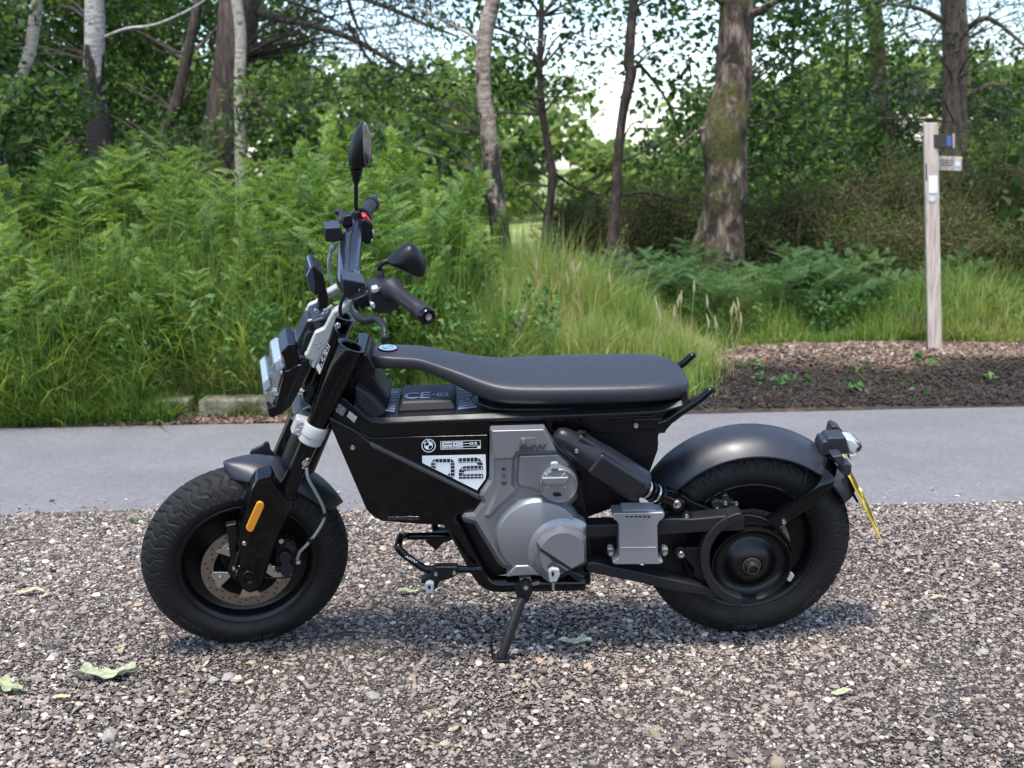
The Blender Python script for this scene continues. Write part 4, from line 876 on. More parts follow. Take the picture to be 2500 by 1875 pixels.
# big round cover: a turned dish in the cover plane
def disc_on(name, c, r_px, y_base, y_top, mat, parent, prof, clip=None, n=72):
    C = FB.tr(c, y_base); s = np.linalg.norm(FB.tr((c[0] + r_px, c[1]), y_base) - C)
    return part(name, FB, lathe_geo([(s * a, y_base + (y_top - y_base) * b) for a, b in prof], np.array([C[0], 0, C[2]]), YAX, n), mat, parent, smooth=True), C, s
big, bc, bs = disc_on('round_cover', zE(617, 962), 345 / 3.19, .135, .166, ALU, mc, [(1.0, -.3), (1.0, .25), (.985, .42), (.925, .86), (.905, .96), (.89, 1.0), (0, 1.0)])
def clipped_disc(name, c, r0, r1, y0, y1, planes, mat, parent, n=120):   # a round boss cut flat by half planes (normal, distance in pixels)
    def pts(r, m):
        out = []
        for i in range(n):
            a = 2 * math.pi * i / n; d = (math.cos(a), math.sin(a)); q = r
            for (nx, ny), dist in planes:
                k = nx * d[0] + ny * d[1]
                if k > 1e-3: q = min(q, (dist - m) / k)
            out.append((c[0] + d[0] * q, c[1] + d[1] * q))
        return out
    top = [FB.tr(p, y1) for p in pts(r0, (r1 - r0) * .35)]; mid = [FB.tr(p, y0 + .012) for p in pts(r1, 0)]; bot = [np.array([v[0], y0 - .02, v[2]]) for v in mid]
    V = top + mid + bot; Fc = [tuple(range(n))]
    for a in (0, n):
        for i in range(n): k = (i + 1) % n; Fc.append((a + i, a + k, a + n + k, a + n + i))
    return part(name, FB, (V, Fc), mat, parent, smooth=True)
# domed ring round the small cover, then the cover itself
clipped_disc('shaft_bulge', zE(812, 1120), 225 / 3.19, 292 / 3.19, .150, .176, [((1, 0), 181 / 3.19), ((.4845, .8748), 152 / 3.19), ((0, 1), 176 / 3.19), ((-.45, .893), 190 / 3.19)], ALU, mc)
shelf = chamfered('cover_shelf', FB, Z(zE, [(462, 346), (780, 336), (862, 402), (905, 520), (905, 640), (640, 650), (560, 618), (468, 604), (446, 560)]), .158, .13, 6, .010, ALU, mc)
small = clipped_disc('shaft_cover', zE(815, 1142), 180 / 3.19, 230 / 3.19, .165, .206, [((1, 0), 178 / 3.19), ((.4845, .8748), 131.6 / 3.19)], ALU, mc)
prism('shaft_notch', FB, Z(zE, [(605, 1080), (650, 1085), (880, 1235), (870, 1258), (800, 1215), (730, 1180), (700, 1150)]), .2075, .17, SATIN_G, mc, bevel=.002)
prism('cover_foot', FB, Z(zE, [(440, 1218), (545, 1215), (660, 1298), (560, 1292), (430, 1300), (372, 1310), (375, 1290)]), .170, .12, ALU, mc, bevel=.005)
# filler-style round cap
cp, cc, cs = disc_on('charge_cap', zE(772, 535), 147 / 3.19, .140, .186, ALU, mc, [(1.0, -.2), (1.0, .80), (.97, .94), (.93, 1.0), (.90, 1.0), (.87, .93), (0, .93)])
ring_c = part('cap_gap', FB, lathe_geo([(cs * 1.0, .150), (cs * 1.07, .150)], np.array([cc[0], 0, cc[2]]), YAX, 56), BLACKD, cp)
ycap = .184
prism('cap_handle', FB, Z(zE, [(645, 540), (655, 533), (850, 530), (858, 540), (845, 568), (800, 582), (700, 583), (660, 572)]), ycap + .012, ycap - .004, ALU, cp, bevel=.005, seg=3)
prism('cap_tab', FB, Z(zE, [(716, 425), (728, 415), (765, 414), (776, 424), (776, 462), (716, 464)]), ycap + .007, ycap - .004, ALU_L, cp, bevel=.002)
prism('cap_notch', FB, Z(zE, [(738, 655), (765, 648), (795, 655), (802, 672), (765, 680), (735, 672)]), ycap + .0035, ycap - .01, SATIN, cp, bevel=.001)
for x, y, a in ((678, 508, 40), (818, 505, -40), (690, 608, -40), (825, 606, 40)):
    d = np.array([math.cos(R(a)), math.sin(R(a))]) * 14; e = np.array([-d[1], d[0]]) * .28; c = np.array([x, y])
    prism('cap_mark', FB, Z(zE, [tuple(c - d - e), tuple(c + d - e), tuple(c + d + e), tuple(c - d + e)]), ycap + .003, ycap - .003, ALU_L, cp, bevel=.0006)
# raised letters, screw recess, printed symbols
V2, Fc, asp = text_geo('BMW'); q = [np.array(zE(*p)) for p in ((474, 282), (682, 268), (678, 324), (472, 330))]
px = [(q[3] * (1 - u) + q[2] * u) * (1 - v) + (q[0] * (1 - u) + q[1] * u) * v for u, v in V2]
Vt = [FB.tr(p, .1705) for p in px]; n = len(Vt); Vb = [np.array([v[0], .164, v[2]]) for v in Vt]
from collections import Counter
ec_ = Counter();
for f in Fc:
    for i in range(len(f)): ec_[(f[i], f[(i + 1) % len(f)])] += 1
sides = [(a, b, b + n, a + n) for (a, b) in ec_ if (b, a) not in ec_]
part('raised_lettering', FB, (Vt + Vb, list(Fc) + sides), simple('letter_grey', (.065, .065, .07), .40, metal=.35), head, recalc=False)
prism('screw_recess', FB, Z(zE, [(472, 222), (600, 218), (603, 262), (474, 268)]), .1668, .155, simple('recess_grey', (.16, .16, .165), .5, metal=.3), head, bevel=.001)
bolt(FB, zE(504, 241), .1675, .0062, head)
um = [Z(zE, [(332, 470), (336, 458), (350, 448), (358, 455), (360, 468)]), Z(zE, [(346, 466), (350, 466), (350, 480), (346, 480)]), Z(zE, [(358, 462), (370, 466), (368, 478), (362, 474)]),
      rect(zE, 340, 508, 344, 526), rect(zE, 358, 508, 362, 526), Z(zE, [(333, 511), (342, 500), (351, 511)]), Z(zE, [(351, 511), (360, 500), (369, 511)]), rect(zE, 334, 530, 371, 534),
      Z(zE, [(344, 568), (354, 580), (364, 568), (359, 561), (354, 566), (349, 561)]), Z(zE, [(332, 558), (338, 558), (341, 572), (351, 584), (348, 590), (336, 580)]), Z(zE, [(376, 558), (370, 558), (367, 572), (357, 584), (360, 590), (372, 580)])]
decal('printed_symbols', FB, um, .1578, BLACKD, mc)

# ---------------------------------------------------------------- lower frame, foot rails, side stand
cr = [FB.tr(zH(*p), .115) for p in ((790, 60), (880, 200), (1000, 420), (1100, 600), (1180, 680), (1280, 705), (1500, 700), (2120, 690))]
part('frame_tube', FB, tube_geo(cr, .022, 16, smooth_k=5), GLOSS, smooth=True)
part('frame_tube', FB, tube_geo([mir(v) for v in cr], .022, 16, smooth_k=5), GLOSS, smooth=True)
prism('frame_plate', FB, Z(zH, [(1900, 600), (2150, 590), (2182, 600), (2182, 712), (2150, 720), (1400, 725), (1400, 660)]), .112, -.112, GLOSS, bevel=.004)
prism('skid_guard', FB, Z(zH, [(800, 110), (900, 10), (1010, 40), (1330, 560), (1400, 620), (1150, 640), (1000, 510), (940, 380)]), .10, -.10, SATIN, bevel=.006)
prism('motor_core', FB, Z(zE, [(260, 180), (640, 200), (960, 560), (1020, 900), (1050, 1180), (960, 1260), (420, 1260), (200, 980), (120, 820)]), .10, -.11, SATIN, bevel=.006)
prism('mid_frame', FB, Z(zE, [(640, 140), (1380, 180), (1560, 300), (1480, 520), (1400, 700), (1180, 780), (960, 860), (900, 600)]), .055, -.10, SATIN, bevel=.006)
# foot rail loop
fl = [FB.tr(zH(*p), y) for p, y in (((1100, 562), .160), ((900, 562), .172), ((600, 562), .178), ((520, 540), .178), ((420, 470), .176), ((315, 385), .172), ((292, 330), .165), ((312, 250), .12), ((345, 235), .09), ((420, 238), .07), ((840, 232), .05), ((1000, 232), .05))]
rl = part('foot_rail', FB, tube_geo(fl, .0098, 14, smooth_k=5), GLOSS, smooth=True)
decal('rail_lettering', FB, text_polys('ASCU', Z(zH, [(370, 425), (480, 485), (465, 503), (355, 440)])), .188, WHITE, rl)
fr2 = [FB.tr(zH(*p), y) for p, y in (((1000, 175), -.16), ((700, 178), -.178), ((650, 150), -.176), ((665, 60), -.165), ((680, 20), -.15))]
part('foot_rail', FB, tube_geo(fr2, .0098, 14, smooth_k=5), GLOSS, smooth=True)
prism('stand_bracket', FB, Z(zH, [(555, 290), (620, 235), (860, 225), (830, 280), (740, 300), (660, 385)]), .03, .0, SATIN, bevel=.003)
pg = prism('foot_peg', FB, Z(zH, [(630, 560), (660, 540), (870, 540), (885, 560), (885, 600), (850, 640), (700, 690), (660, 760), (640, 780), (610, 720), (560, 715), (515, 700), (512, 672), (560, 640), (610, 600)]), .192, .168, SATIN, bevel=.004)
bolt(FB, zH(660, 606), .193, .0052, pg); bolt(FB, zH(842, 596), .193, .0052, pg)
prism('peg_joint', FB, Z(zH, [(556, 708), (600, 690), (640, 706), (642, 745), (632, 800), (566, 812), (556, 760)]), .205, .185, ALU_L, pg, bevel=.003)
prism('joint_slot', FB, rect(zH, 582, 722, 608, 756), .2062, .20, BLACKD, pg, bevel=.0006)
part('peg_pin', FB, tube_geo([FB.tr(zH(595, 800), .196), FB.tr(zH(596, 865), .196), FB.tr(zH(594, 890), .196)], [.0042, .0034, .002], 10), SILVER, pg, smooth=True)
pg2 = prism('foot_peg', FB, Z(zH, [(1735, 530), (1800, 470), (1830, 480), (1960, 570), (2130, 640), (2060, 690), (1960, 620), (1900, 660), (1870, 640), (1780, 560), (1745, 572)]), .206, .16, SATIN, bevel=.004)
prism('peg_joint', FB, Z(zH, [(1765, 585), (1800, 556), (1870, 568), (1882, 620), (1848, 690), (1778, 695), (1768, 640)]), .216, .195, ALU_L, pg2, bevel=.003)
prism('joint_slot', FB, rect(zH, 1797, 588, 1822, 630), .2172, .21, BLACKD, pg2, bevel=.0006)
part('peg_pin', FB, tube_geo([FB.tr(zH(1812, 690), .206), FB.tr(zH(1812, 740), .206), FB.tr(zH(1815, 770), .206)], [.0046, .0036, .003], 10), simple('pin_zinc', (.45, .47, .42), .4, metal=.8), pg2, smooth=True)
# side stand: pivot on the frame, foot on the ground
foot_w = on_z(*zH(1300, 1448), .004); foot = to_bike(foot_w)
pv = FB.tr(zH(1545, 735), .150)
st_dir = (foot - pv) / np.linalg.norm(foot - pv); SL = np.linalg.norm(foot - pv)
sd = part('side_stand', FB, tube_geo([pv + st_dir * .03, pv + st_dir * .045, foot - st_dir * .008], [.010, .0125, .0125], 18), simple('stand_black_paint', (.012, .012, .014), .32, coat=.3), smooth=True)
prism('stand_knuckle', FB, Z(zH, [(1435, 705), (1490, 690), (1600, 700), (1610, 800), (1560, 900), (1470, 880), (1440, 800)]), .145, .120, SATIN_G, sd, bevel=.004)
prism('pivot_washer', FB, circ(zH(1545, 735), 14.5, 28), .154, .13, SATIN_G, sd, bevel=.003); bolt(FB, zH(1543, 730), .154, .0075, sd, name='pivot_bolt', h=.008)
prism('stand_spring_hook', FB, Z(zH, [(1590, 700), (1675, 682), (1680, 715), (1610, 730)]), .14, .13, ALU, sd, bevel=.002)
prism('stand_cheek', FB, Z(zH, [(1480, 655), (1595, 640), (1600, 690), (1540, 700), (1490, 712)]), .14, .12, ALU, sd, bevel=.002)
fz = np.array([BM.T @ np.array([0, 0, 1.0])])[0]; fx = BM.T @ np.array([1.0, 0, 0]); fy = BM.T @ np.array([0, 1.0, 0])
Mx = np.stack([fx, fy, fz], 1)
part('stand_foot', FB, box_geo(foot + fz * .004 + fx * .0, .042, .050, .007, Mx), SATIN, sd, bevel=.002)
wa, wb = pv + st_dir * SL * .55, foot
wire = [wa, wa + fx * -.018 + st_dir * .02, foot + fx * -.022 + fz * .06, foot + fx * -.022 + fz * .004]
part('stand_hook', FB, tube_geo(wire, .003, 8, smooth_k=4), SATIN, sd, smooth=True)

# ---------------------------------------------------------------- belt drive, swing arm, shock
SY = .128
arm_up = prism('swing_arm', FB, Z(zE, [(880, 905), (1230, 895), (1420, 870), (1659, 850)]) + Z(zF, [(400, 765), (740, 733), (765, 750), (762, 850), (640, 852), (420, 862), (170, 880)]) + Z(zE, [(1430, 960), (1240, 985), (960, 1005), (900, 980)]), SY + .012, SY - .035, SATIN_G, bevel=.005)
lowp = Z(zE, [(995, 1198), (1060, 1192), (1200, 1225)]) + Z(zF, [(0, 1128), (300, 1195), (530, 1245), (600, 1312), (560, 1312), (240, 1262), (0, 1205)]) + Z(zE, [(1200, 1310), (1040, 1276), (985, 1250)])
prism('swing_arm', FB, lowp, SY + .012, SY - .035, SATIN_G, bevel=.005)
pcx = zF(790, 1050)
guard = circ(pcx, 331 / 2.86, 44, 98, 262)[::1] + circ(pcx, 268 / 2.86, 44, 98, 262)[::-1]
guard = [(p[0], p[1]) for p in guard]
prism('belt_guard', FB, guard + [], SY + .020, SY - .03, SATIN_G, bevel=.004)
prism('arm_web', FB, Z(zF, [(340, 967), (470, 962), (520, 900), (560, 1200), (480, 1230), (410, 1165), (412, 1110), (350, 1040)]), SY - .008, SY - .03, SATIN, bevel=.004)
bolt(FB, zF(323, 1010), SY + .002, .010, None); prism('idler', FB, circ(zF(320, 1003), 15, 28), SY + .0, SY - .03, SATIN, bevel=.003)
G = []
for k in range(14):
    x = 490 + k * 15.5; y = 752 - (k * 15.5) * .07
    V, F_ = prism_geo(FB, Z(zF, [(x, y - 12), (x + 4, y - 12.3), (x + 4, y + 6), (x, y + 6)]), SY + .004, SY - .022); G.append((V, F_))
part('belt_teeth', FB, join(*G), RUBBER, arm_up)
bw, wc, ws = disc_on('belt_wheel', zF(797, 1050), 278 / 2.86, SY - .022, SY + .026, RIMM, None, [(1.0, -.2), (1.0, .60), (.99, .66), (.965, .66), (.94, .56), (.90, .36), (.84, .16), (.76, .06), (.68, .06), (.60, .16), (.52, .34), (.44, .50), (.36, .60), (.27, .66), (.27, .50), (0, .50)], n=96)
nc = FB.tr(zF(782, 1078), SY + .03)
an = part('axle_nut', FB, lathe_geo([(.026, SY - .01), (.025, SY + .010), (.019, SY + .012), (.0175, SY + .024), (.016, SY + .030), (.0115, SY + .031), (.0115, SY + .015), (0, SY + .015)], np.array([wc[0], 0, wc[2]]), YAX, 24), simple('nut_dark_steel', (.10, .085, .08), .4, metal=.9), bw, smooth=True)
part('nut_collar', FB, lathe_geo([(.022, SY + .010), (.022, SY + .018), (.018, SY + .020)], np.array([wc[0], 0, wc[2]]), YAX, 6), SATIN, bw)
prism('rim_weight', FB, Z(zF, [(1062, 1190), (1095, 1150), (1115, 1160), (1085, 1205)]), .066, .05, simple('weight_grey', (.5, .5, .5), .4), rear_wheel, bevel=.001)
# silver bracket over the arm
br = prism('alloy_bracket', FB, Z(zE, [(1195, 822), (1205, 808), (1590, 802), (1605, 815), (1600, 845), (1562, 872), (1548, 905), (1552, 1150), (1562, 1170), (1596, 1188), (1570, 1206), (1215, 1208), (1195, 1190), (1240, 1160), (1250, 1140), (1246, 905), (1235, 875), (1200, 850)]), SY + .040, SY - .01, simple('bracket_alloy', (.33, .33, .34), .36, metal=.55), bevel=.006, seg=3)
prism('bracket_seam', FB, Z(zE, [(1262, 1074), (1535, 1072), (1535, 1079), (1262, 1081)]), SY + .0415, SY + .03, ALU_L, br, bevel=.0006)
G = []
for k in range(6):
    x = 1298 + k * 34; G.append(prism_geo(FB, Z(zE, [(x, 830), (x + 20, 829), (x + 28, 840), (x + 8, 841)]), SY + .0412, SY + .03))
part('bracket_slots', FB, join(*G), BLACKD, br)
prism('bracket_top', FB, Z(zE, [(1270, 790), (1540, 785), (1545, 822), (1275, 826)]), SY + .03, SY - .02, CHROME if False else ALU_L, br, bevel=.004)
for x in (1185, 1607):
    prism('bracket_ear', FB, Z(zE, [(x - 25, 1085), (x, 1072), (x + 25, 1090), (x + 22, 1125), (x, 1150), (x - 22, 1135)]), SY + .012, SY - .01, ALU_L, br, bevel=.003); bolt(FB, zE(x, 1108), SY + .012, .0072, br, h=.007)
prism('belt_run', FB, Z(zE, [(960, 1000), (1500, 960), (1659, 960), (1659, 1180), (1060, 1190), (1000, 1190)]), .07, .03, SATIN, bevel=.004)
prism('inner_arm', FB, Z(zE, [(975, 740), (1040, 690), (1400, 680), (1420, 760), (1300, 780), (1100, 780), (1010, 850), (970, 840)]), .03, -.03, simple('inner_blue_black', (.02, .028, .05), .35), bevel=.006)
prism('arm_plate', FB, Z(zF, [(220, 560), (300, 575), (420, 650), (600, 720), (560, 745), (380, 770), (300, 740), (200, 720), (210, 640)]), .095, .065, GLOSS, bevel=.004)
# shock: turned body along its own axis
s0 = FB.tr(zE(812, 215), .150); s1 = FB.tr(zE(1425, 605), .150); sdv = (s1 - s0) / np.linalg.norm(s1 - s0); sL = np.linalg.norm(s1 - s0)
sh = part('shock_cover', FB, lathe_geo([(0, -.024), (.010, -.0225), (.017, -.018), (.022, -.010), (.0262, .002), (.0285, .02), (.0325, .045), (.037, .07), (.041, .095), (.0435, .12), (.0442, sL * .80), (.0435, sL * .96), (.040, sL), (.0, sL)], s0, sdv, 44, ref=(0, 1, 0)), SHOCKM, smooth=True)
u_up = np.cross(sdv, YAX); u_up = u_up if u_up[2] > 0 else -u_up
Ms = np.stack([sdv, YAX, u_up], 1)
part('shock_shield', FB, box_geo(s0 + sdv * sL * .66 + YAX * .017, sL * .58, .058, .062, Ms), SHOCKM, sh, bevel=.010, seg=3, smooth=True)
part('shock_shield', FB, box_geo(s0 + sdv * sL * .50 + u_up * .022, sL * .80, .048, .030, Ms), SHOCKM, sh, bevel=.010, seg=3, smooth=True)
bolt(FB, zE(917, 320), .178, .0062, sh); bolt(FB, zE(978, 185), .165, .006, sh, SATIN)
prism('bolt_pocket', FB, circ(zE(915, 325), 11.5, 20), .1805, .165, SATIN, sh, bevel=.003)
bolt(FB, zE(917, 320), .181, .0058, sh)
e0 = s1 + sdv * .0; e1 = FB.tr(zF(293, 655), .120)
part('shock_rod', FB, tube_geo([s1, s1 + (e1 - s1) * .25, s1 + (e1 - s1) * .3, e1], [.021, .021, .017, .016], 20), GLOSS, sh, smooth=True)
for k in range(4):
    c = s1 + (e1 - s1) * (.12 + .13 * k); part('spring_coil', FB, lathe_geo([(.020, -.003), (.0235, -.003), (.0245, 0), (.0235, .003), (.020, .003)], c, e1 - s1, 28, ref=(0, 1, 0)), GLOSS if k % 2 else SILVER, sh, smooth=True)
part('shock_eye', FB, lathe_geo([(.0195, .095), (.0195, .132), (.016, .136), (.009, .136)], np.array([e1[0], 0, e1[2]]), YAX, 30), GLOSS, sh, smooth=True); bolt(FB, zF(293, 658), .134, .0115, sh, h=.007)
bolt(FB, zF(360, 742), SY + .004, .0065, None); prism('guard_tab', FB, Z(zF, [(315, 760), (330, 725), (360, 712), (390, 730), (430, 768)]), SY + .004, SY - .01, SATIN, bevel=.002)
# rear caliper
rcal = prism('rear_caliper', FB, Z(zF, [(535, 650), (570, 630), (610, 640), (615, 600), (650, 595), (670, 640), (700, 650), (720, 690), (690, 730), (600, 735), (545, 700)]), .085, .04, SATIN_G, bevel=.004)
for p in (zF(632, 652), zF(707, 655), zF(575, 695)): bolt(FB, p, .086, .0062, rcal)
# ---------------------------------------------------------------- tail: mudguard, arm, lamp, plate
rear_guard = part('rear_mudguard', FB, guard_geo(AXR, .318, .092, .040, R(62), R(-64), n=60), FENDER, smooth=True)
ta = [FB.tr(zF(*p), y) for p, y in (((930, 800), .105), ((1040, 735), .108), ((1180, 645), .110), ((1280, 570), .108), ((1330, 505), .100), ((1350, 430), .080), ((1360, 380), .06))]
V = []; Fc = []; pts, T, fr_ = frames(catmull(ta, 6)); n8 = 10
for p, t in zip(pts, T):
    u = np.cross(t, YAX); u /= np.linalg.norm(u); w = np.cross(t, u)
    for j in range(n8):
        a = 2 * math.pi * j / n8; V.append(p + u * .021 * np.sign(math.cos(a)) * abs(math.cos(a)) ** .6 + w * .0125 * np.sign(math.sin(a)) * abs(math.sin(a)) ** .6)
for i in range(len(pts) - 1):
    for j in range(n8): Fc.append((i * n8 + j, i * n8 + (j + 1) % n8, (i + 1) * n8 + (j + 1) % n8, (i + 1) * n8 + j))
Fc += [tuple(range(n8)), tuple(range((len(pts) - 1) * n8, len(pts) * n8))]
tarm = part('tail_arm', FB, (V, Fc), GLOSS, smooth=True)
bolt(FB, zF(1038, 780), .122, .0068, tarm, h=.007)
hoop = [FB.tr(zF(*p), .118) for p in ((765, 740), (790, 735), (880, 755), (960, 800), (1020, 860), (1070, 930), (1095, 985))]
part('guard_hoop', FB, tube_geo(hoop, .005, 8, smooth_k=5), GLOSS, tarm, smooth=True)
tb = prism('tail_lamp', FB, Z(zI, [(530, 385), (565, 300), (610, 300), (640, 255), (860, 250), (905, 420), (905, 460), (720, 475), (590, 490), (580, 560), (525, 575), (540, 470)]), .046, -.012, FENDER, bevel=.006, seg=3)
prism('lamp_lens', FB, Z(zI, [(862, 255), (940, 262), (1020, 300), (1082, 358), (1050, 420), (1000, 460), (960, 520), (905, 545), (908, 440)]), .043, -.010, LENS, tb, bevel=.008, seg=3)
prism('lamp_reflector_and_glint', FB, Z(zI, [(868, 268), (935, 274), (985, 310), (1010, 360), (985, 420), (940, 452), (912, 430)]), .038, -.004, simple('tail_glint_white', (.80, .80, .80), .12, coat=1), tb, bevel=.006, seg=3)  # white block inside the lens, stands in for its blown highlight
prism('lamp_base', FB, Z(zI, [(905, 470), (1000, 458), (990, 515), (940, 545), (905, 545)]), .044, -.010, simple('tail_amber_clear', (.55, .45, .38), .1, coat=1), tb, bevel=.004)
prism('indicator', FB, Z(zI, [(665, 190), (685, 115), (720, 103), (770, 125), (820, 170), (815, 215), (800, 245), (680, 245), (612, 270), (615, 250), (660, 225)]), -.060, -.105, FENDER, tb, bevel=.005)
prism('indicator_lens', FB, Z(zI, [(772, 130), (800, 148), (822, 190), (812, 218), (790, 200)]), -.058, -.107, LENS, tb, bevel=.003)
prism('indicator', FB, Z(zI, [(680, 490), (820, 475), (850, 540), (840, 580), (905, 590), (930, 640), (905, 730), (870, 750), (830, 690), (795, 620), (740, 570)]), .105, .060, FENDER, tb, bevel=.005)
prism('indicator_lens', FB, Z(zI, [(905, 600), (935, 605), (925, 680), (905, 735), (890, 730)]), .106, .062, LENS, tb, bevel=.003)
prism('plate_holder', FB, Z(zI, [(590, 500), (760, 490), (800, 640), (860, 760), (900, 830), (1030, 1080), (1000, 1085), (900, 930), (890, 990), (840, 1000), (790, 985), (700, 940), (650, 850), (640, 700), (590, 620)]), .045, -.045, SATIN, bevel=.004)
bolt(FB, zI(732, 588), .06, .005, tb); bolt(FB, zI(70, 1310), .123, .006, tarm)
# number plate: near edge traced, width across the bike
pa, pb = FB.tr(zI(898, 770), .062), FB.tr(zI(1290, 1545), .062)
wv = np.array([-.17, -1.0, 0]); wv /= np.linalg.norm(wv); nrm = np.cross(pb - pa, wv); nrm /= np.linalg.norm(nrm)
PW = .16
V = []
for dz in (0, .003):
    V += [pa + nrm * dz * (-1 if nrm[0] > 0 else 1), pa + wv * PW + nrm * dz * (-1 if nrm[0] > 0 else 1), pb + wv * PW + nrm * dz * (-1 if nrm[0] > 0 else 1), pb + nrm * dz * (-1 if nrm[0] > 0 else 1)]
npl = part('number_plate', FB, (V, [(0, 1, 2, 3), (7, 6, 5, 4), (0, 4, 5, 1), (1, 5, 6, 2), (2, 6, 7, 3), (3, 7, 4, 0)]), YELLOW, bevel=.001)
back = nrm if nrm[0] < 0 else -nrm; G = []
def pstroke(u0, v0, u1, v1, w=.012):
    a = pa + (pb - pa) * v0 + wv * PW * u0; b = pa + (pb - pa) * v1 + wv * PW * u1; d = b - a; d /= np.linalg.norm(d); s = np.cross(d, back) * w / 2; o = back * .0042
    G.append(([a - s + o, a + s + o, b + s + o, b - s + o], [(0, 1, 2, 3)]))
for (u, v) in ((.12, .1), (.38, .1), (.64, .1), (.12, .56), (.38, .56), (.64, .56)):
    pstroke(u, v, u + .10, v + .34); pstroke(u + .10, v + .34, u + .20, v)
part('plate_characters', FB, join(*G), BLACKD, npl, recalc=False)
pc = pa + (pb - pa) * .42 + wv * PW * .5 + back * .004
part('plate_screw', FB, lathe_geo([(.008, 0), (.007, .006), (0, .007)], pc, back, 14, ref=(0, 1, 0)), simple('screw_cap_yellow', (.8, .68, .2), .4), npl, smooth=True)

# ================================================================== VEGETATION
def leaf_mat(name, stops, trans=.35, rough=.55, spec=.3):
    m, nt, b, tc = nodes_mat(name)
    a = nt.nodes.new('ShaderNodeAttribute'); a.attribute_name = 'tint'
    r = ramp(nt, stops); nt.links.new(a.outputs['Fac'], r.inputs[0]); nt.links.new(r.outputs[0], b.inputs['Base Color'])
    b.inputs['Roughness'].default_value = rough; b.inputs['Specular IOR Level'].default_value = spec
    tr = nt.nodes.new('ShaderNodeBsdfTranslucent'); hs = nt.nodes.new('ShaderNodeHueSaturation'); hs.inputs['Hue'].default_value = .485; hs.inputs['Value'].default_value = 1.5; hs.inputs['Saturation'].default_value = 1.1
    nt.links.new(r.outputs[0], hs.inputs['Color']); nt.links.new(hs.outputs[0], tr.inputs['Color'])
    mx = nt.nodes.new('ShaderNodeMixShader'); mx.inputs[0].default_value = trans; out = nt.nodes['Material Output']
    nt.links.new(b.outputs[0], mx.inputs[1]); nt.links.new(tr.outputs[0], mx.inputs[2]); nt.links.new(mx.outputs[0], out.inputs['Surface'])
    return m
FERN = leaf_mat('bracken_green', [(0, (.013, .036, .009)), (.5, (.066, .140, .027)), (1, (.22, .325, .075))], .36)  # ramp ends paint in the sunlit tips and the dark gaps
FERN_D = leaf_mat('deep_fern_green', [(0, (.028, .066, .022)), (.5, (.062, .135, .042)), (1, (.13, .215, .075))], .38)
GRASSM = leaf_mat('grass_green', [(0, (.055, .100, .022)), (.45, (.125, .205, .040)), (.8, (.29, .38, .095)), (1, (.44, .40, .18))], .45)
OAK = leaf_mat('oak_leaf', [(0, (.014, .034, .010)), (.5, (.040, .086, .020)), (1, (.14, .215, .050))], .45)  # pale end of the ramp stands in for sunlit leaves
OAK_L = leaf_mat('sunlit_leaf', [(0, (.06, .11, .03)), (.5, (.15, .23, .06)), (1, (.30, .36, .12))], .45)  # paler green, with the far wood's sunlight and haze put into the colour
PINE = leaf_mat('pine_needle', [(0, (.010, .020, .012)), (.5, (.024, .042, .020)), (1, (.060, .075, .032))], .15)
SCRUB = leaf_mat('scrub_leaf', [(0, (.045, .070, .020)), (.5, (.095, .130, .038)), (.8, (.16, .19, .060)), (1, (.19, .15, .075))], .42)
WEED = leaf_mat('weed_leaf', [(0, (.03, .085, .022)), (.5, (.07, .165, .04)), (1, (.17, .28, .09))], .35)
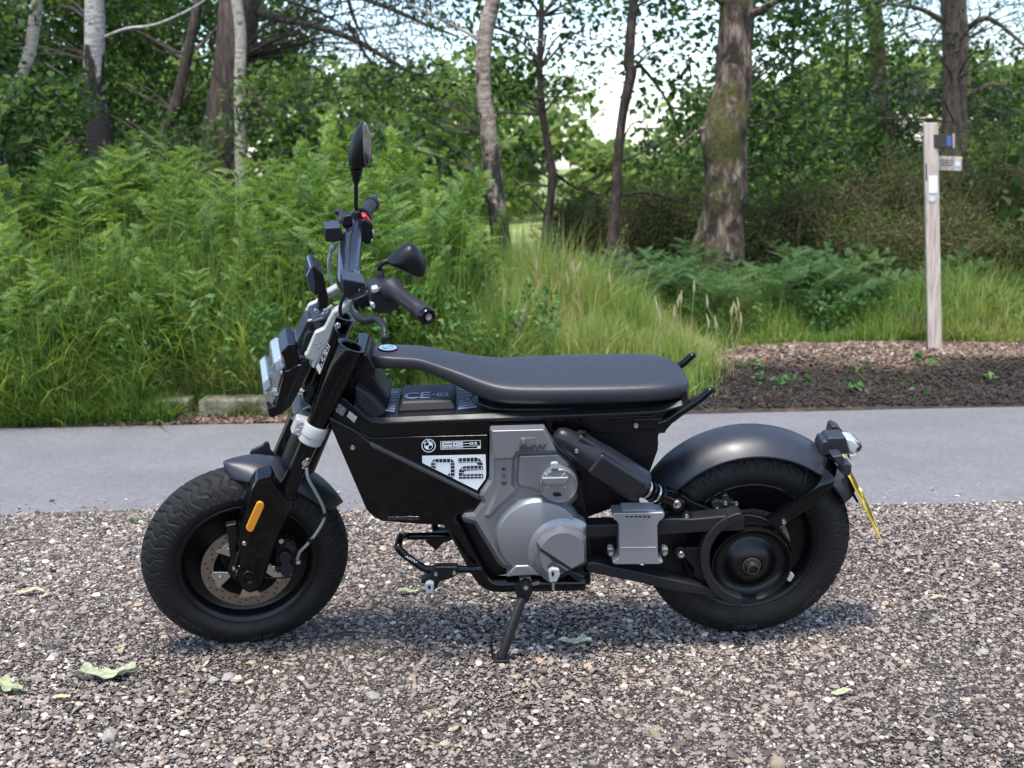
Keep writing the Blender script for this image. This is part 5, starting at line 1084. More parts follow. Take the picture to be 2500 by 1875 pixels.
def bark(name, cols, scale=(9, 9, 2.2), moss=0.0, bump=1.0, spots=None, scar=None):
    m, nt, b, tc = nodes_mat(name); b.inputs['Roughness'].default_value = .92
    mp = nt.nodes.new('ShaderNodeMapping'); mp.inputs['Scale'].default_value = scale; nt.links.new(tc.outputs['Object'], mp.inputs['Vector'])
    n = nt.nodes.new('ShaderNodeTexNoise'); n.inputs['Scale'].default_value = 3; n.inputs['Detail'].default_value = 8; n.inputs['Roughness'].default_value = .65; nt.links.new(mp.outputs[0], n.inputs['Vector'])
    r = ramp(nt, cols); nt.links.new(n.outputs['Fac'], r.inputs[0]); col = r.outputs[0]
    if spots:
        n2 = noise_node(nt, tc, spots[0], 5); r2 = ramp(nt, [(spots[1], (0, 0, 0)), (spots[1] + .07, (1, 1, 1))]); nt.links.new(n2.outputs['Fac'], r2.inputs[0]); col = mixc(nt, r2.outputs[0], col, spots[2])
    if scar:                              # black fissured bark low on the trunk, thinning out with height
        sp_ = nt.nodes.new('ShaderNodeSeparateXYZ'); nt.links.new(tc.outputs['Object'], sp_.inputs[0])
        mr_ = nt.nodes.new('ShaderNodeMapRange'); mr_.inputs['From Min'].default_value = scar[0]; mr_.inputs['From Max'].default_value = scar[1]; mr_.inputs['To Min'].default_value = .22; mr_.inputs['To Max'].default_value = -.25; nt.links.new(sp_.outputs[2], mr_.inputs[0])
        mp2 = nt.nodes.new('ShaderNodeMapping'); mp2.inputs['Scale'].default_value = (6, 6, 2.4); nt.links.new(tc.outputs['Object'], mp2.inputs['Vector']); n5 = nt.nodes.new('ShaderNodeTexNoise'); n5.inputs['Scale'].default_value = 1.6; n5.inputs['Detail'].default_value = 6; nt.links.new(mp2.outputs[0], n5.inputs['Vector'])
        ad = nt.nodes.new('ShaderNodeMath'); ad.operation = 'ADD'; nt.links.new(n5.outputs['Fac'], ad.inputs[0]); nt.links.new(mr_.outputs[0], ad.inputs[1]); r5 = ramp(nt, [(.52, (0, 0, 0)), (.60, (1, 1, 1))]); nt.links.new(ad.outputs[0], r5.inputs[0]); col = mixc(nt, r5.outputs[0], col, (.020, .015, .013))
    if moss:
        n3 = noise_node(nt, tc, 3.2, 6); r3 = ramp(nt, [(.60 - moss * .2, (0, 0, 0)), (.68 - moss * .2, (1, 1, 1))]); nt.links.new(n3.outputs['Fac'], r3.inputs[0])
        n4 = noise_node(nt, tc, 40, 4); r4 = ramp(nt, [(.3, (.030, .032, .006)), (.7, (.11, .095, .022))]); nt.links.new(n4.outputs['Fac'], r4.inputs[0]); col = mixc(nt, r3.outputs[0], col, r4.outputs[0])
    nt.links.new(col, b.inputs['Base Color']); bumped(nt, b, n.outputs['Fac'], bump, .03); return m
BIRCH = bark('birch_bark', [(.30, (.05, .04, .036)), (.42, (.34, .30, .26)), (.6, (.55, .50, .45)), (.8, (.62, .58, .54))], (5, 5, 12), spots=(4.5, .58, (.030, .024, .020)), bump=.5)
BIRCH_L = bark('birch_bark_scarred', [(.30, (.05, .04, .036)), (.42, (.30, .27, .235)), (.6, (.50, .46, .42)), (.8, (.58, .54, .50))], (5, 5, 12), spots=(4.5, .60, (.035, .028, .022)), bump=.5, scar=(2.05, 3.0))
BIRCH_C = bark('birch_bark_brown', [(.30, (.05, .036, .028)), (.45, (.21, .155, .12)), (.6, (.36, .29, .23)), (.8, (.46, .41, .36))], (5, 5, 9), spots=(5.5, .54, (.040, .027, .020)), bump=.6, scar=(.4, 2.6))
BIRCH_S = bark('birch_bark_cream', [(.30, (.07, .05, .04)), (.42, (.30, .25, .20)), (.6, (.47, .41, .34)), (.8, (.52, .47, .41))], (5, 5, 14), spots=(6.5, .61, (.06, .042, .03)), bump=.5)
PINEB = bark('pine_bark', [(.32, (.030, .021, .016)), (.5, (.12, .085, .066)), (.7, (.23, .17, .135))], (10, 10, 2.0), bump=1.0)
OAKB = bark('oak_bark', [(.36, (.018, .012, .009)), (.5, (.105, .068, .048)), (.64, (.30, .23, .17))], (7, 7, 2.4), moss=.55, spots=(5.5, .52, (.024, .015, .011)))
DARKB = bark('dark_bark', [(.34, (.018, .013, .010)), (.52, (.060, .042, .030)), (.7, (.15, .105, .08))], (9, 9, 3.0))
REDB = bark('red_bark', [(.34, (.030, .018, .012)), (.52, (.10, .055, .036)), (.7, (.20, .12, .085))], (9, 9, 2.5))
TWIG = bark('dry_twig', [(.35, (.060, .038, .024)), (.65, (.17, .115, .072))], (20, 20, 20), bump=.2)

def leaf_cloud(centers, radii, counts, size, seed, flat=.35, aspect=.62, shell=.6, droop=0.0):
    """rhombic leaf faces spread through clumps; returns V, F(quads), tint"""
    g = np.random.default_rng(seed); ids = np.repeat(np.arange(len(centers)), counts); n = len(ids)
    d = g.normal(size=(n, 3)); d /= np.linalg.norm(d, axis=1, keepdims=True); rr = g.random(n) ** (1 / 3.0); rr = shell * np.maximum(rr, g.random(n)) + (1 - shell) * rr
    C = np.asarray(centers)[ids] + d * rr[:, None] * np.asarray(radii)[ids]
    nr = g.normal(size=(n, 3)); nr[:, 2] += flat * 3; nr /= np.linalg.norm(nr, axis=1, keepdims=True)
    u = np.cross(nr, g.normal(size=(n, 3))); u /= np.linalg.norm(u, axis=1, keepdims=True) + 1e-9; v = np.cross(nr, u)
    s = size * g.uniform(.6, 1.35, n)[:, None]; w = s * aspect
    k = nr * s * .12
    V = np.stack([C - u * s * .55, C + v * w * .5 + u * s * .05 + k, C + u * s * .55, C - v * w * .5 + u * s * .05 + k], 1).reshape(-1, 3)
    Fq = np.arange(n * 4).reshape(n, 4)
    t = np.clip(g.normal(.5, .22, n) + (g.random(len(centers)) - .5)[ids] * .45, 0, 1)
    return V, Fq, np.repeat(t, 4)
def leafy(name, mat, parent, centers, radii, counts, size, seed, **k):
    V, Fq, t = leaf_cloud(centers, radii, counts, size, seed, **k)
    return np_mesh(name, V, Fq, mat, parent, colors=t)

# ---------------------------------------------------------------- trees
trees = {}
def trunk_path(pxs, Y, base=True):       # pixel polyline at distance Y, run down to the ground and up out of frame
    P = [at(x, y, Y) for x, y in pxs]
    lo = P[-1]; d = (P[-1] - P[-2]); d = d / (np.linalg.norm(d) + 1e-9)
    if base:
        zg = float(land_z(lo[0], Y)) - .12
        if lo[2] > zg + .05: P.append(np.array([lo[0] + d[0] * (lo[2] - zg) * .35, Y + .02, zg]))
    hi = P[0]; d = P[0] - P[1]; d /= np.linalg.norm(d) + 1e-9
    return P, hi, d
def tube_noise(path, rad, n, seed, amt=.10, k=5):
    V, Fc = tube_geo(path, rad, n, smooth_k=k); V = np.array(V); g = random.Random(seed)
    cen = V.reshape(-1, n, 3).mean(1, keepdims=True); off = V.reshape(-1, n, 3) - cen
    ang = np.arange(n)[None, :] / n * 6.28; row = np.arange(off.shape[0])[:, None]
    f = 1 + amt * (np.sin(ang * 3 + row * .23 + seed) * .5 + (vnoise(ang * 2.2 + seed, row * .35, seed) - .5) * 1.6)
    return list((cen + off * f[:, :, None]).reshape(-1, 3)), Fc
def tree(name, label, Y, pxs, w_px, mat, top_z=8.0, limbs=(), seed=0, n=16, top_w=None, group=None, amt=.08):
    P, hi, d = trunk_path(pxs, Y); root = empty(name, tuple(P[-1])); org = P[-1]
    m_px = lambda w: w / F_PX * Y / 2
    r0 = [m_px(w) for w in (w_px if hasattr(w_px, '__len__') else [w_px] * len(pxs))]
    r0 += [r0[-1] * 1.25] * (len(P) - len(r0))
    up = []; ru = []; g = random.Random(seed); z = hi[2]; p = hi.copy(); r = r0[0]
    while z < top_z:
        p = p + np.array([d[0] * .5 + g.uniform(-.10, .10), g.uniform(-.12, .12), .9]); z = p[2]; r = max(r * .88, .02); up.insert(0, p.copy()); ru.insert(0, r)
    path = up + P; rad = ru + r0
    V, Fc = tube_noise(path, rad, n, seed, amt)
    mk('trunk', [v - org for v in V], Fc, mat, root, smooth=True, recalc=False)
    tag(root, label, 'tree', group); trees[name + str(seed)] = dict(root=root, path=path, org=org, Y=Y, mat=mat, rad=rad)
    for k, (lp, lw, Ys) in enumerate(limbs):
        LP = [at(x, y, Y + dy) for (x, y), dy in zip(lp, Ys)]; lr = np.linspace(m_px(lw), max(m_px(lw) * .25, .008), len(LP))
        V, Fc = tube_noise(LP, list(lr), 8, seed + k + 3, .06); mk('limb', [v - org for v in V], Fc, mat, root, smooth=True, recalc=False)
    return trees[name + str(seed)]
G_T = None
birch_bow = tree('birch_tree', 'bowed pale birch trunk at the left edge of the photo', 9.2, [(110, -60), (92, 0), (74, 122), (53, 183), (24, 244), (-6, 300), (-10, 350), (0, 400), (12, 490), (44, 606)], [26, 27, 28, 28, 28, 30, 32, 32, 33, 36], BIRCH_S, 7, seed=1)
birch_l = tree('birch_tree', 'white birch with a black scarred lower trunk, rising behind the bracken', 12.0, [(233, -40), (232, 60), (228, 150), (230, 240), (243, 330)], [44, 46, 48, 52, 56], BIRCH_L, 9, seed=2, limbs=[([(255, 90), (310, 70), (380, 60), (470, 20), (540, -30)], 8, (0, -.2, -.3, -.3, -.4))])
pine = tree('pine_tree', 'thick brown pine trunk directly behind the slim birch', 13.0, [(590, -60), (585, 0), (570, 150), (545, 300), (520, 440)], [92, 94, 92, 88, 92], PINEB, 11, seed=3, n=20, amt=.05, limbs=[
    ([(622, 28), (700, 50), (790, 70), (870, 100), (940, 140), (1010, 178), (1075, 190)], 20, (0, -.2, -.5, -.8, -1.0, -1.2, -1.3)), ([(615, -40), (700, 0), (800, 40), (880, 95)], 12, (0, .3, .5, .6)), ([(850, 60), (890, 130), (930, 180), (970, 190)], 9, (-.6, -.7, -.8, -.9)),
    ([(612, 160), (680, 150), (740, 155), (800, 190), (835, 270)], 9, (0, .3, .6, .6, .7)), ([(605, 205), (640, 260), (665, 300), (670, 320)], 16, (0, -.2, -.2, -.2)), ([(610, 120), (700, 108), (800, 104), (880, 108)], 8, (0, .4, .8, 1.0)), ([(540, 60), (450, 130), (330, 75), (260, 90)], 8, (0, -.3, -.5, -.6)),
    ([(620, -60), (800, -30), (950, 20), (1040, 60), (1120, 90)], 16, (0, -.6, -1.2, -1.4, -1.6)), ([(850, 0), (870, 60), (900, 110)], 10, (-.8, -.9, -.9))])
birch_s = tree('birch_tree', 'slim cream birch standing in front of the thick pine trunk', 11.6, [(574, -60), (578, 0), (588, 90), (585, 200), (587, 300), (590, 440)], [26, 27, 28, 27, 27, 30], BIRCH_S, 8, seed=4, n=12)
lean_t = tree('leaning_tree', 'thin brown trunk leaning right between the two birches', 12.3, [(505, -60), (482, 20), (455, 150), (425, 270), (395, 370)], [18, 22, 26, 28, 32], DARKB, 9, seed=5, n=12)
birch_c = tree('birch_tree', 'mottled birch trunk in the middle, dark lower down, beside the motorcycle mirrors', 10.0, [(1210, -60), (1205, 0), (1185, 90), (1180, 200), (1192, 330), (1205, 450), (1222, 580)], [36, 36, 38, 36, 40, 44, 48], BIRCH_C, 8, seed=6, limbs=[([(1190, 110), (1140, 80), (1080, 50), (1000, 10)], 10, (0, .2, .3, .4)), ([(1195, 60), (1260, 85), (1330, 100)], 8, (0, .3, .6))])
thin_c = tree('young_tree', 'very thin bent brown trunk right of the mottled birch', 11.0, [(1320, -60), (1322, 40), (1318, 170), (1325, 280), (1345, 400), (1348, 440), (1338, 530), (1328, 620)], [13, 13, 14, 17, 20, 22, 18, 20], DARKB, 7, seed=7, n=10, limbs=[([(1350, 420), (1400, 455), (1460, 475), (1530, 490)], 9, (0, .3, .5, .8)), ([(1340, 455), (1290, 450), (1265, 462)], 7, (0, .1, .2))])
dark_c = tree('young_tree', 'slender dark curved trunk left of the mossy oak', 10.6, [(1546, -60), (1545, 20), (1535, 150), (1540, 180), (1520, 280), (1508, 400), (1505, 480), (1495, 600)], [20, 22, 26, 28, 22, 24, 26, 28], DARKB, 8, seed=8, n=12, limbs=[([(1552, 150), (1590, 190), (1630, 250), (1660, 330)], 10, (0, .2, .3, .4)), ([(1510, 390), (1470, 420), (1420, 450)], 6, (0, .2, .4)), ([(1505, 480), (1580, 470), (1650, 490), (1710, 500)], 9, (.2, .3, .4, .4))])
oak = tree('oak_tree', 'stout mossy oak trunk with flaking brown bark behind the seat', 9.6, [(1806, -60), (1803, 0), (1795, 120), (1792, 200), (1778, 270), (1765, 330), (1772, 430), (1768, 540), (1765, 650)], [84, 84, 82, 84, 100, 110, 100, 98, 104], OAKB, 9, seed=9, n=28, amt=.10, limbs=[([(1770, 10), (1700, -40), (1600, -60)], 20, (0, -.3, -.5)), ([(1830, 40), (1900, 0), (1990, -40)], 22, (0, -.4, -.8)), ([(1735, 300), (1690, 330), (1640, 370)], 7, (0, -.1, -.2))])
oak2 = tree('tree_stub', 'low dark trunk leaning beside the foot of the mossy oak', 9.9, [(1722, 545), (1708, 590), (1695, 650)], [30, 36, 40], OAKB, .9, seed=10, n=12)
red_t = tree('pine_tree', 'reddish slender pine trunk between the oak and the signpost', 15.0, [(2128, -60), (2132, 0), (2142, 120), (2150, 230), (2165, 330), (2175, 440)], [34, 36, 36, 34, 32, 34], REDB, 9, seed=11, n=14, limbs=[([(2150, 280), (2090, 350), (2040, 400)], 8, (0, -.2, -.3))])
pine_r = tree('pine_tree', 'thick dark pine trunk behind the signpost', 13.5, [(2328, -60), (2328, 0), (2335, 110), (2332, 200), (2330, 300), (2325, 420)], [58, 60, 60, 56, 58, 62], PINEB, 10, seed=12, n=18, limbs=[([(2300, 50), (2240, 20), (2150, 10)], 16, (0, -.2, -.4)), ([(2355, 75), (2400, 45), (2440, 60), (2500, 110), (2560, 150)], 17, (0, -.2, -.2, -.2, -.2)), ([(2368, 228), (2420, 206), (2450, 215), (2520, 250)], 14, (0, -.1, -.2, -.2)), ([(2300, 60), (2275, 100), (2290, 140), (2310, 160)], 7, (-.3, -.3, -.3, -.3))])
far_t = tree('young_tree', 'straight thin dark trunk left of the reddish pine', 16.0, [(2068, -60), (2068, 120), (2062, 260), (2056, 420)], [9, 10, 10, 11], DARKB, 8, seed=13, n=8)
far_t2 = tree('young_tree', 'thin dark stem hanging in leaves right of the mossy oak', 12.0, [(1945, -60), (1938, 60), (1935, 150), (1930, 300)], [7, 8, 9, 10], DARKB, 6, seed=14, n=8)

# crowns: leaf clumps by column and row of the view, each hung on the nearest trunk; 0 = open sky, 9 = closed leaf
ROWS = {  # y : densities for x = -100, 0, ... 2600
-230: '8888888888887777667788888888', -120: '8888888777776666566678888888', -30: '9999999776676545555567877665', 55: '9999989765666544434457876444', 140: '9999989754565444233346865434', 225: '9999988754456444223457876555', 310: '9988887533333332224567877666', 395: '8877654211111111113566766666'}
clump = {k: [[], [], []] for k in trees}
def kind_of(x, y):
    return None
g = np.random.default_rng(5)
LEAFKEYS = {'oak': [k for k in trees if trees[k]['mat'] in (OAKB, BIRCH_L, BIRCH_C, BIRCH_S, DARKB)], 'pine': [k for k in trees if trees[k]['mat'] in (PINEB, REDB)]}
for y, s in ROWS.items():
    for i, ch in enumerate(s):
        dns = int(ch)
        for r in range(2 if dns > 3 else 1):
            if dns == 0 or (dns < 3 and g.random() < .4): continue
            x = -100 + i * 100 + g.uniform(-55, 55); yy = y + g.uniform(-45, 45)
            pine_zone = (640 < x < 1130 and y < 200) or (2180 < x < 2600 and g.random() < .6) or (1380 < x < 1480 and y > 150)
            Yd = g.uniform(9.0, 12.5) if not pine_zone else g.uniform(11.2, 13.5)
            if x < 650: Yd = (g.uniform(13.7, 16.0) if x > 130 or g.random() < .8 else g.uniform(8.5, 9.1)) if g.random() < .93 else g.uniform(10.2, 11.5)
            if x > 2000: Yd = g.uniform(13.6, 16.5) if g.random() < .7 else g.uniform(10.5, 13)
            if 1090 < x < 1600: Yd = g.uniform(10.6, 13)
            if 1700 < x < 1900: Yd = g.uniform(10.0, 13)
            p = at(x, yy, Yd)
            keys = LEAFKEYS['pine' if pine_zone else 'oak']
            def dist(k):
                tp = trees[k]['path']; return min(np.linalg.norm((q - p) * np.array([1, 1, .6])) for q in tp)
            k = min(keys, key=dist)
            clump[k][0].append(p); clump[k][1].append(np.array([g.uniform(.26, .46), g.uniform(.30, .55), g.uniform(.16, .30)]) * (1.0 if Yd < 11 else 1.2)); clump[k][2].append(int(9 * (dns / 9) ** 1.5 * g.uniform(20, 36) * (1.6 if pine_zone else 1.0)))
for k, (C, Rr, Nn) in clump.items():
    if not C: continue
    t = trees[k]; seed = len(C) + 3; is_p = t['mat'] in (PINEB, REDB)
    C = np.array(C); org = t['org']
    leafy('crown', PINE if is_p else OAK, t['root'], C - org, np.array(Rr), np.array(Nn), .085 if is_p else .062, seed, aspect=.16 if is_p else .66, flat=.25)
    # twigs from the trunk out to the clumps
    G = []; gg = random.Random(seed)
    for c in C:
        tp = [q for q in t['path']]; q = min(tp, key=lambda q: np.linalg.norm((q - c) * np.array([1, 1, 1.0])) + .4 * abs(q[2] - c[2] + .5))
        q = np.array(q); mid = (q + c) / 2 + np.array([gg.uniform(-.15, .15), gg.uniform(-.15, .15), gg.uniform(-.05, .2)])
        if np.linalg.norm(q - c) > 3.2: q = c + (q - c) / np.linalg.norm(q - c) * .5; mid = (q + c) / 2
        G.append(tube_geo([q - org, mid - org, c - org + np.array([0, 0, -.03])], [.012, .008, .003], 5, cap=False, smooth_k=3))
    V, Fc = join(*G); mk('twigs', V, Fc, DARKB, t['root'], smooth=True, recalc=False)['kind'] = 'stuff'

# ---------------------------------------------------------------- far wood and mid-distance bushes (one mass)
g = np.random.default_rng(9); C = []; Rr = []; Nn = []
for k in range(760):
    x = g.uniform(-300, 2800) if k < 380 else (g.uniform(-2200, -250) if k < 570 else g.uniform(2750, 4600)); Yd = g.uniform(30, 46)
    top = np.interp(x, [-300, 300, 700, 900, 1100, 1300, 1420, 1500, 1580, 1700, 1900, 2200, 2500, 2800], [60, 90, 170, 190, 170, 200, 280, 385, 385, 250, 180, 130, 140, 130])
    y = top + g.random() ** 1.1 * (560 - top) + 20; p = at(x, y, Yd); C.append(p); r = g.uniform(.7, 1.5); Rr.append((r, r, r * .75)); Nn.append(int(g.uniform(120, 230)))
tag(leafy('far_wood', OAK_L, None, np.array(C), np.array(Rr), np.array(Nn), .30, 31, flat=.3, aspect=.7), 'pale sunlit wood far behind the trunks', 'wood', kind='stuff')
C = []; Rr = []; Nn = []
for k in range(235):                     # closer dark understorey behind the bracken on the left and the scrub on the right
    left = k < 100
    if 100 <= k < 165: continue
    x = g.uniform(-150, 720) if left else (g.uniform(1560, 2650) if k < 210 else g.uniform(700, 1100)); Yd = g.uniform(14.5, 18)
    y = g.uniform(-60, 560) if left else (g.uniform(200, 640) if k < 210 else g.uniform(330, 600)); p = at(x, y, Yd); C.append(p); r = g.uniform(.4, .8); Rr.append((r, r, r * .8)); Nn.append(int(g.uniform(110, 190)))
for k in range(260):                     # the same understorey carried on beyond both sides of the view
    lf = k < 150; x = g.uniform(-1700, -130) if lf else g.uniform(2620, 4100); Yd = g.uniform(8.2, 16); p = at(x, g.uniform(150, 600), Yd); p[2] = max(p[2], .25); C.append(p); r = g.uniform(.4, .85); Rr.append((r, r, r * .8)); Nn.append(int(g.uniform(90, 160)))
tag(leafy('understorey', OAK, None, np.array(C), np.array(Rr), np.array(Nn), .11, 32, flat=.3, aspect=.7), 'dark leafy understorey filling the wood between the trunks', 'undergrowth', kind='stuff')

# ---------------------------------------------------------------- bracken
def side_frond(L, g, V, Fc, T, org, M, tone):
    """one leaf-arm of bracken: a rachis along +x with paired narrow leaflets"""
    n = max(6, int(L / .021)); dr = g.uniform(.15, .5)
    sp = lambda u: np.array([L * u, 0, L * (.10 * u - dr * u * u)])
    def quad(*q, t): k = len(V); V.extend([M @ p + org for p in q]); Fc.append((k, k + 1, k + 2, k + 3)); T.extend([t] * 4)
    for i in range(5):
        a, b = sp(i / 5), sp((i + 1) / 5); w = .0022; quad(a + [0, w, 0], a - [0, w, 0], b - [0, w, 0], b + [0, w, 0], t=.8)
    for i in range(n):
        u = .06 + .92 * i / n; c = sp(u); ll = (.20 * L + .012) * (1 - u) ** .7 * g.uniform(.85, 1.15) + .004; lw = L / n * .40
        for s in (-1, 1):
            d = np.array([.38, s, -.18 + g.uniform(-.12, .12)]); d /= np.linalg.norm(d); x = np.array([lw, 0, 0])
            quad(c - x, c + d * ll * .55 - x * .85, c + d * ll, c + d * ll * .55 + x * .85, t=float(np.clip(tone + .2 * u + g.normal(0, .07), 0, 1)))  # tint rises outward, painting the light on the tips
def rotm(a, ax): return np.array(Matrix.Rotation(a, 3, ax))
def fern_mesh(name, seed, h, nf, mat, flat=.0):
    g = np.random.default_rng(seed); V = []; Fc = []; T = []
    for i in range(nf):
        hh = h * g.uniform(.72, 1.08); az = g.uniform(0, 6.28); lean = g.uniform(.08, .38) + flat * 1.6; face = g.uniform(0, 6.28); tone = g.uniform(.0, .58)
        bx, by = g.normal(0, .10, 2)
        def st(q): return np.array([bx + math.cos(az) * lean * hh * q ** 1.8, by + math.sin(az) * lean * hh * q ** 1.8, hh * q * (1 - .25 * lean * q)])
        for j in range(8):
            a, b = st(j / 8), st((j + 1) / 8); w = .005 * (1 - j / 10); k = len(V); V += [a + [w, 0, 0], a - [w, 0, 0], b - [w, 0, 0], b + [w, 0, 0], a + [0, w, 0], a - [0, w, 0], b - [0, w, 0], b + [0, w, 0]]; Fc += [(k, k + 1, k + 2, k + 3), (k + 4, k + 5, k + 6, k + 7)]; T += [.85] * 8
        npair = 10
        for p in range(npair):
            q = (.34 - .2 * (flat > 0)) + (.64 + .2 * (flat > 0)) * (p / npair) ** .9; L = (.40 * (1 - q) ** .75 + .045) * h * g.uniform(.85, 1.12)
            if flat: face = az + math.pi / 2
            for s in (0, math.pi):
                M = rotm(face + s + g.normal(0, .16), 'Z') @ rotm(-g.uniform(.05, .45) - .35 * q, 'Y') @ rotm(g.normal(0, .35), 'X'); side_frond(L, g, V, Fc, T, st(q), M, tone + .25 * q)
    o = np_mesh(name, np.array(V), np.array(Fc), mat, colors=np.array(T)); me = o.data; COL.objects.unlink(o); bpy.data.objects.remove(o); return me
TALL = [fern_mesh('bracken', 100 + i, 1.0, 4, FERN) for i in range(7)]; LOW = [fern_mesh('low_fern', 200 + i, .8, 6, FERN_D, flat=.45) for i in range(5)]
def put(name, me, x, Y, s, rz, label, cat, group, tilt=(0, 0), dz=0):
    o = link(bpy.data.objects.new(name, me)); o.location = (x, Y, float(land_z(x, Y)) - .02 + dz); o.scale = (s, s, s); o.rotation_euler = (tilt[0], tilt[1], rz); return tag(o, label, cat, group)
g = np.random.default_rng(21)
for k in range(240):
    Y = 6.98 + 2.9 * g.random() ** .85; px = g.uniform(-160, 1180); x = at(px, 600, Y)[0]
    top_px = np.interp(px, [-160, 0, 120, 250, 420, 560, 700, 850, 1000, 1100, 1180], [400, 350, 300, 275, 330, 355, 300, 270, 310, 400, 530]); hgt = at(px, top_px, Y)[2] - float(land_z(x, Y)); hgt *= np.interp(Y, [6.95, 7.4, 8.3, 9.8], [.40, .66, .92, 1.0])
    s = max(.35, hgt / 1.02) * g.uniform(.74, 1.06); where = ['at the left edge, beside the bowed birch', 'below the white birch with the scarred trunk', 'below the thick pine and the slim birch', 'behind the headlamp and display', 'behind the handlebar and mirrors', 'between the mirrors and the mottled birch'][int(np.searchsorted([110, 380, 640, 800, 1000], px))]
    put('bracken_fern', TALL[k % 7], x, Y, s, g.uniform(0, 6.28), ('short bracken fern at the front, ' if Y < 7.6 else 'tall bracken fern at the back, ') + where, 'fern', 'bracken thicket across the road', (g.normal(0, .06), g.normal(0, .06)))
lowspots = [(1380, 9.4), (1450, 9.8), (1520, 9.2), (1590, 9.5), (1640, 8.9), (1690, 9.2), (1740, 8.8), (1800, 9.0), (1860, 9.0), (1900, 9.4), (1960, 8.9), (2020, 9.2), (2090, 9.0), (2160, 9.3), (1330, 9.9), (1580, 10.2), (1480, 8.9), (2230, 9.6)]
for k, (px, Y) in enumerate(lowspots): put('spreading_fern', LOW[k % 5], at(px, 650, Y)[0], Y, g.uniform(.9, 1.25) * (.85 if px > 1950 else 1.0), g.uniform(0, 6.28), 'dark spreading fern ' + ('left of the slender dark trunk' if px < 1490 else 'between the slender dark trunk and the mossy oak' if px < 1700 else 'right at the foot of the mossy oak' if px < 1870 else 'between the mossy oak and the signpost'), 'fern', 'low ferns under the oak')
put('young_fern', TALL[3], at(2420, 800, 8.6)[0], 8.6, .42, 1.0, 'small bright fern in the grass right of the signpost', 'fern', None)
put('spreading_fern', LOW[1], at(2210, 780, 8.5)[0], 8.5, .42, 2.0, 'small fern clump just left of the signpost foot', 'fern', None); put('spreading_fern', LOW[2], at(2330, 790, 8.7)[0], 8.7, .40, .6, 'small fern clump just behind the signpost foot', 'fern', None)

# ---------------------------------------------------------------- grass and weeds
def blades(n, xf, Yf, hf, seed, wid=.0045, tintf=None, lean=.35, segs=3):
    g = np.random.default_rng(seed); Y = Yf(g, n); x = xf(g, n, Y); h = hf(g, x, Y) * np.clip(g.normal(1, .25, n), .35, 1.7); z = land_z(x, Y) - .01
    az = g.uniform(0, 6.283, n); ln = np.abs(g.normal(0, lean, n)); w = wid * g.uniform(.6, 1.4, n); wa = az + g.uniform(-1, 1, n) + 1.57; V = []
    for j in range(segs + 1):
        q = j / segs; off = ln * h * q ** 1.9; c = np.stack([x + np.cos(az) * off, Y + np.sin(az) * off, z + h * (q - .25 * ln * q * q)], -1); ww = w * (1 - q ** 1.6) + .0003
        d = np.stack([np.cos(wa) * ww, np.sin(wa) * ww, 0 * ww], -1); V += [c - d, c + d]
    V = np.stack(V, 1); m = 2 * (segs + 1); base = np.arange(n)[:, None, None] * m; q = np.array([[2 * j, 2 * j + 1, 2 * j + 3, 2 * j + 2] for j in range(segs)])[None]
    t = np.clip(g.normal(.45, .2, n) if tintf is None else tintf(g, x, Y), 0, 1)
    return V.reshape(-1, 3), (base + q).reshape(-1, 4), np.repeat(t, m)
def merge(L):
    Vs = []; Fs = []; Ts = []; k = 0
    for V, Fq, T in L: Vs.append(V); Fs.append(Fq + k); Ts.append(T); k += len(V)
    return np.concatenate(Vs), np.concatenate(Fs), np.concatenate(Ts)
pxx = lambda a, b: (lambda g, n, Y: (g.uniform(a, b, n) - 1250) / F_PX * Y * 1.02 + .0 * Y)
fr = edge_far
L = []
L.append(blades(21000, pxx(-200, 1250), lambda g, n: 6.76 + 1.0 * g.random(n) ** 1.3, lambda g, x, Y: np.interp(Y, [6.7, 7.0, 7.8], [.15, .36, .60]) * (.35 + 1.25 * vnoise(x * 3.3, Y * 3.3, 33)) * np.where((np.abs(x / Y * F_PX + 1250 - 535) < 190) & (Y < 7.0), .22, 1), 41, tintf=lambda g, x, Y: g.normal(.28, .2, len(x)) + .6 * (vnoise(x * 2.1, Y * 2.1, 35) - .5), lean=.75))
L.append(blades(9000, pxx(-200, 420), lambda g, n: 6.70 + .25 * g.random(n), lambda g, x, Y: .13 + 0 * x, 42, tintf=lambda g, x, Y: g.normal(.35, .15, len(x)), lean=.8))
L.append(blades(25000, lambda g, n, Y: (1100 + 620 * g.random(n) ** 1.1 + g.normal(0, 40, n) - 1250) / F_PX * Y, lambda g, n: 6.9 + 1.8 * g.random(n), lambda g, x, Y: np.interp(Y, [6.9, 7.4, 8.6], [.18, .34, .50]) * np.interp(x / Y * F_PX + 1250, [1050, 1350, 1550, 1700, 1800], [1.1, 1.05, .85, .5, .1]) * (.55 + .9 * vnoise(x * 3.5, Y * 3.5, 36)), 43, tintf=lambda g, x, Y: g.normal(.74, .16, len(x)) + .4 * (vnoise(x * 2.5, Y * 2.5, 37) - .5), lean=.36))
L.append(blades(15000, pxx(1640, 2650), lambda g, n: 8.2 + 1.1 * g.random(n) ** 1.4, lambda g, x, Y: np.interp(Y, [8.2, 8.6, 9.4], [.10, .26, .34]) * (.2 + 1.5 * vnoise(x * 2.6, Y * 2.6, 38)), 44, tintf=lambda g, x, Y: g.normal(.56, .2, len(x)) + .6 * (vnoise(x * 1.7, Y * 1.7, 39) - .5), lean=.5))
L.append(blades(5200, pxx(380, 800), lambda g, n: 6.99 + .35 * g.random(n), lambda g, x, Y: .24 + 0 * x, 45, tintf=lambda g, x, Y: g.normal(.86, .12, len(x)), lean=.7))
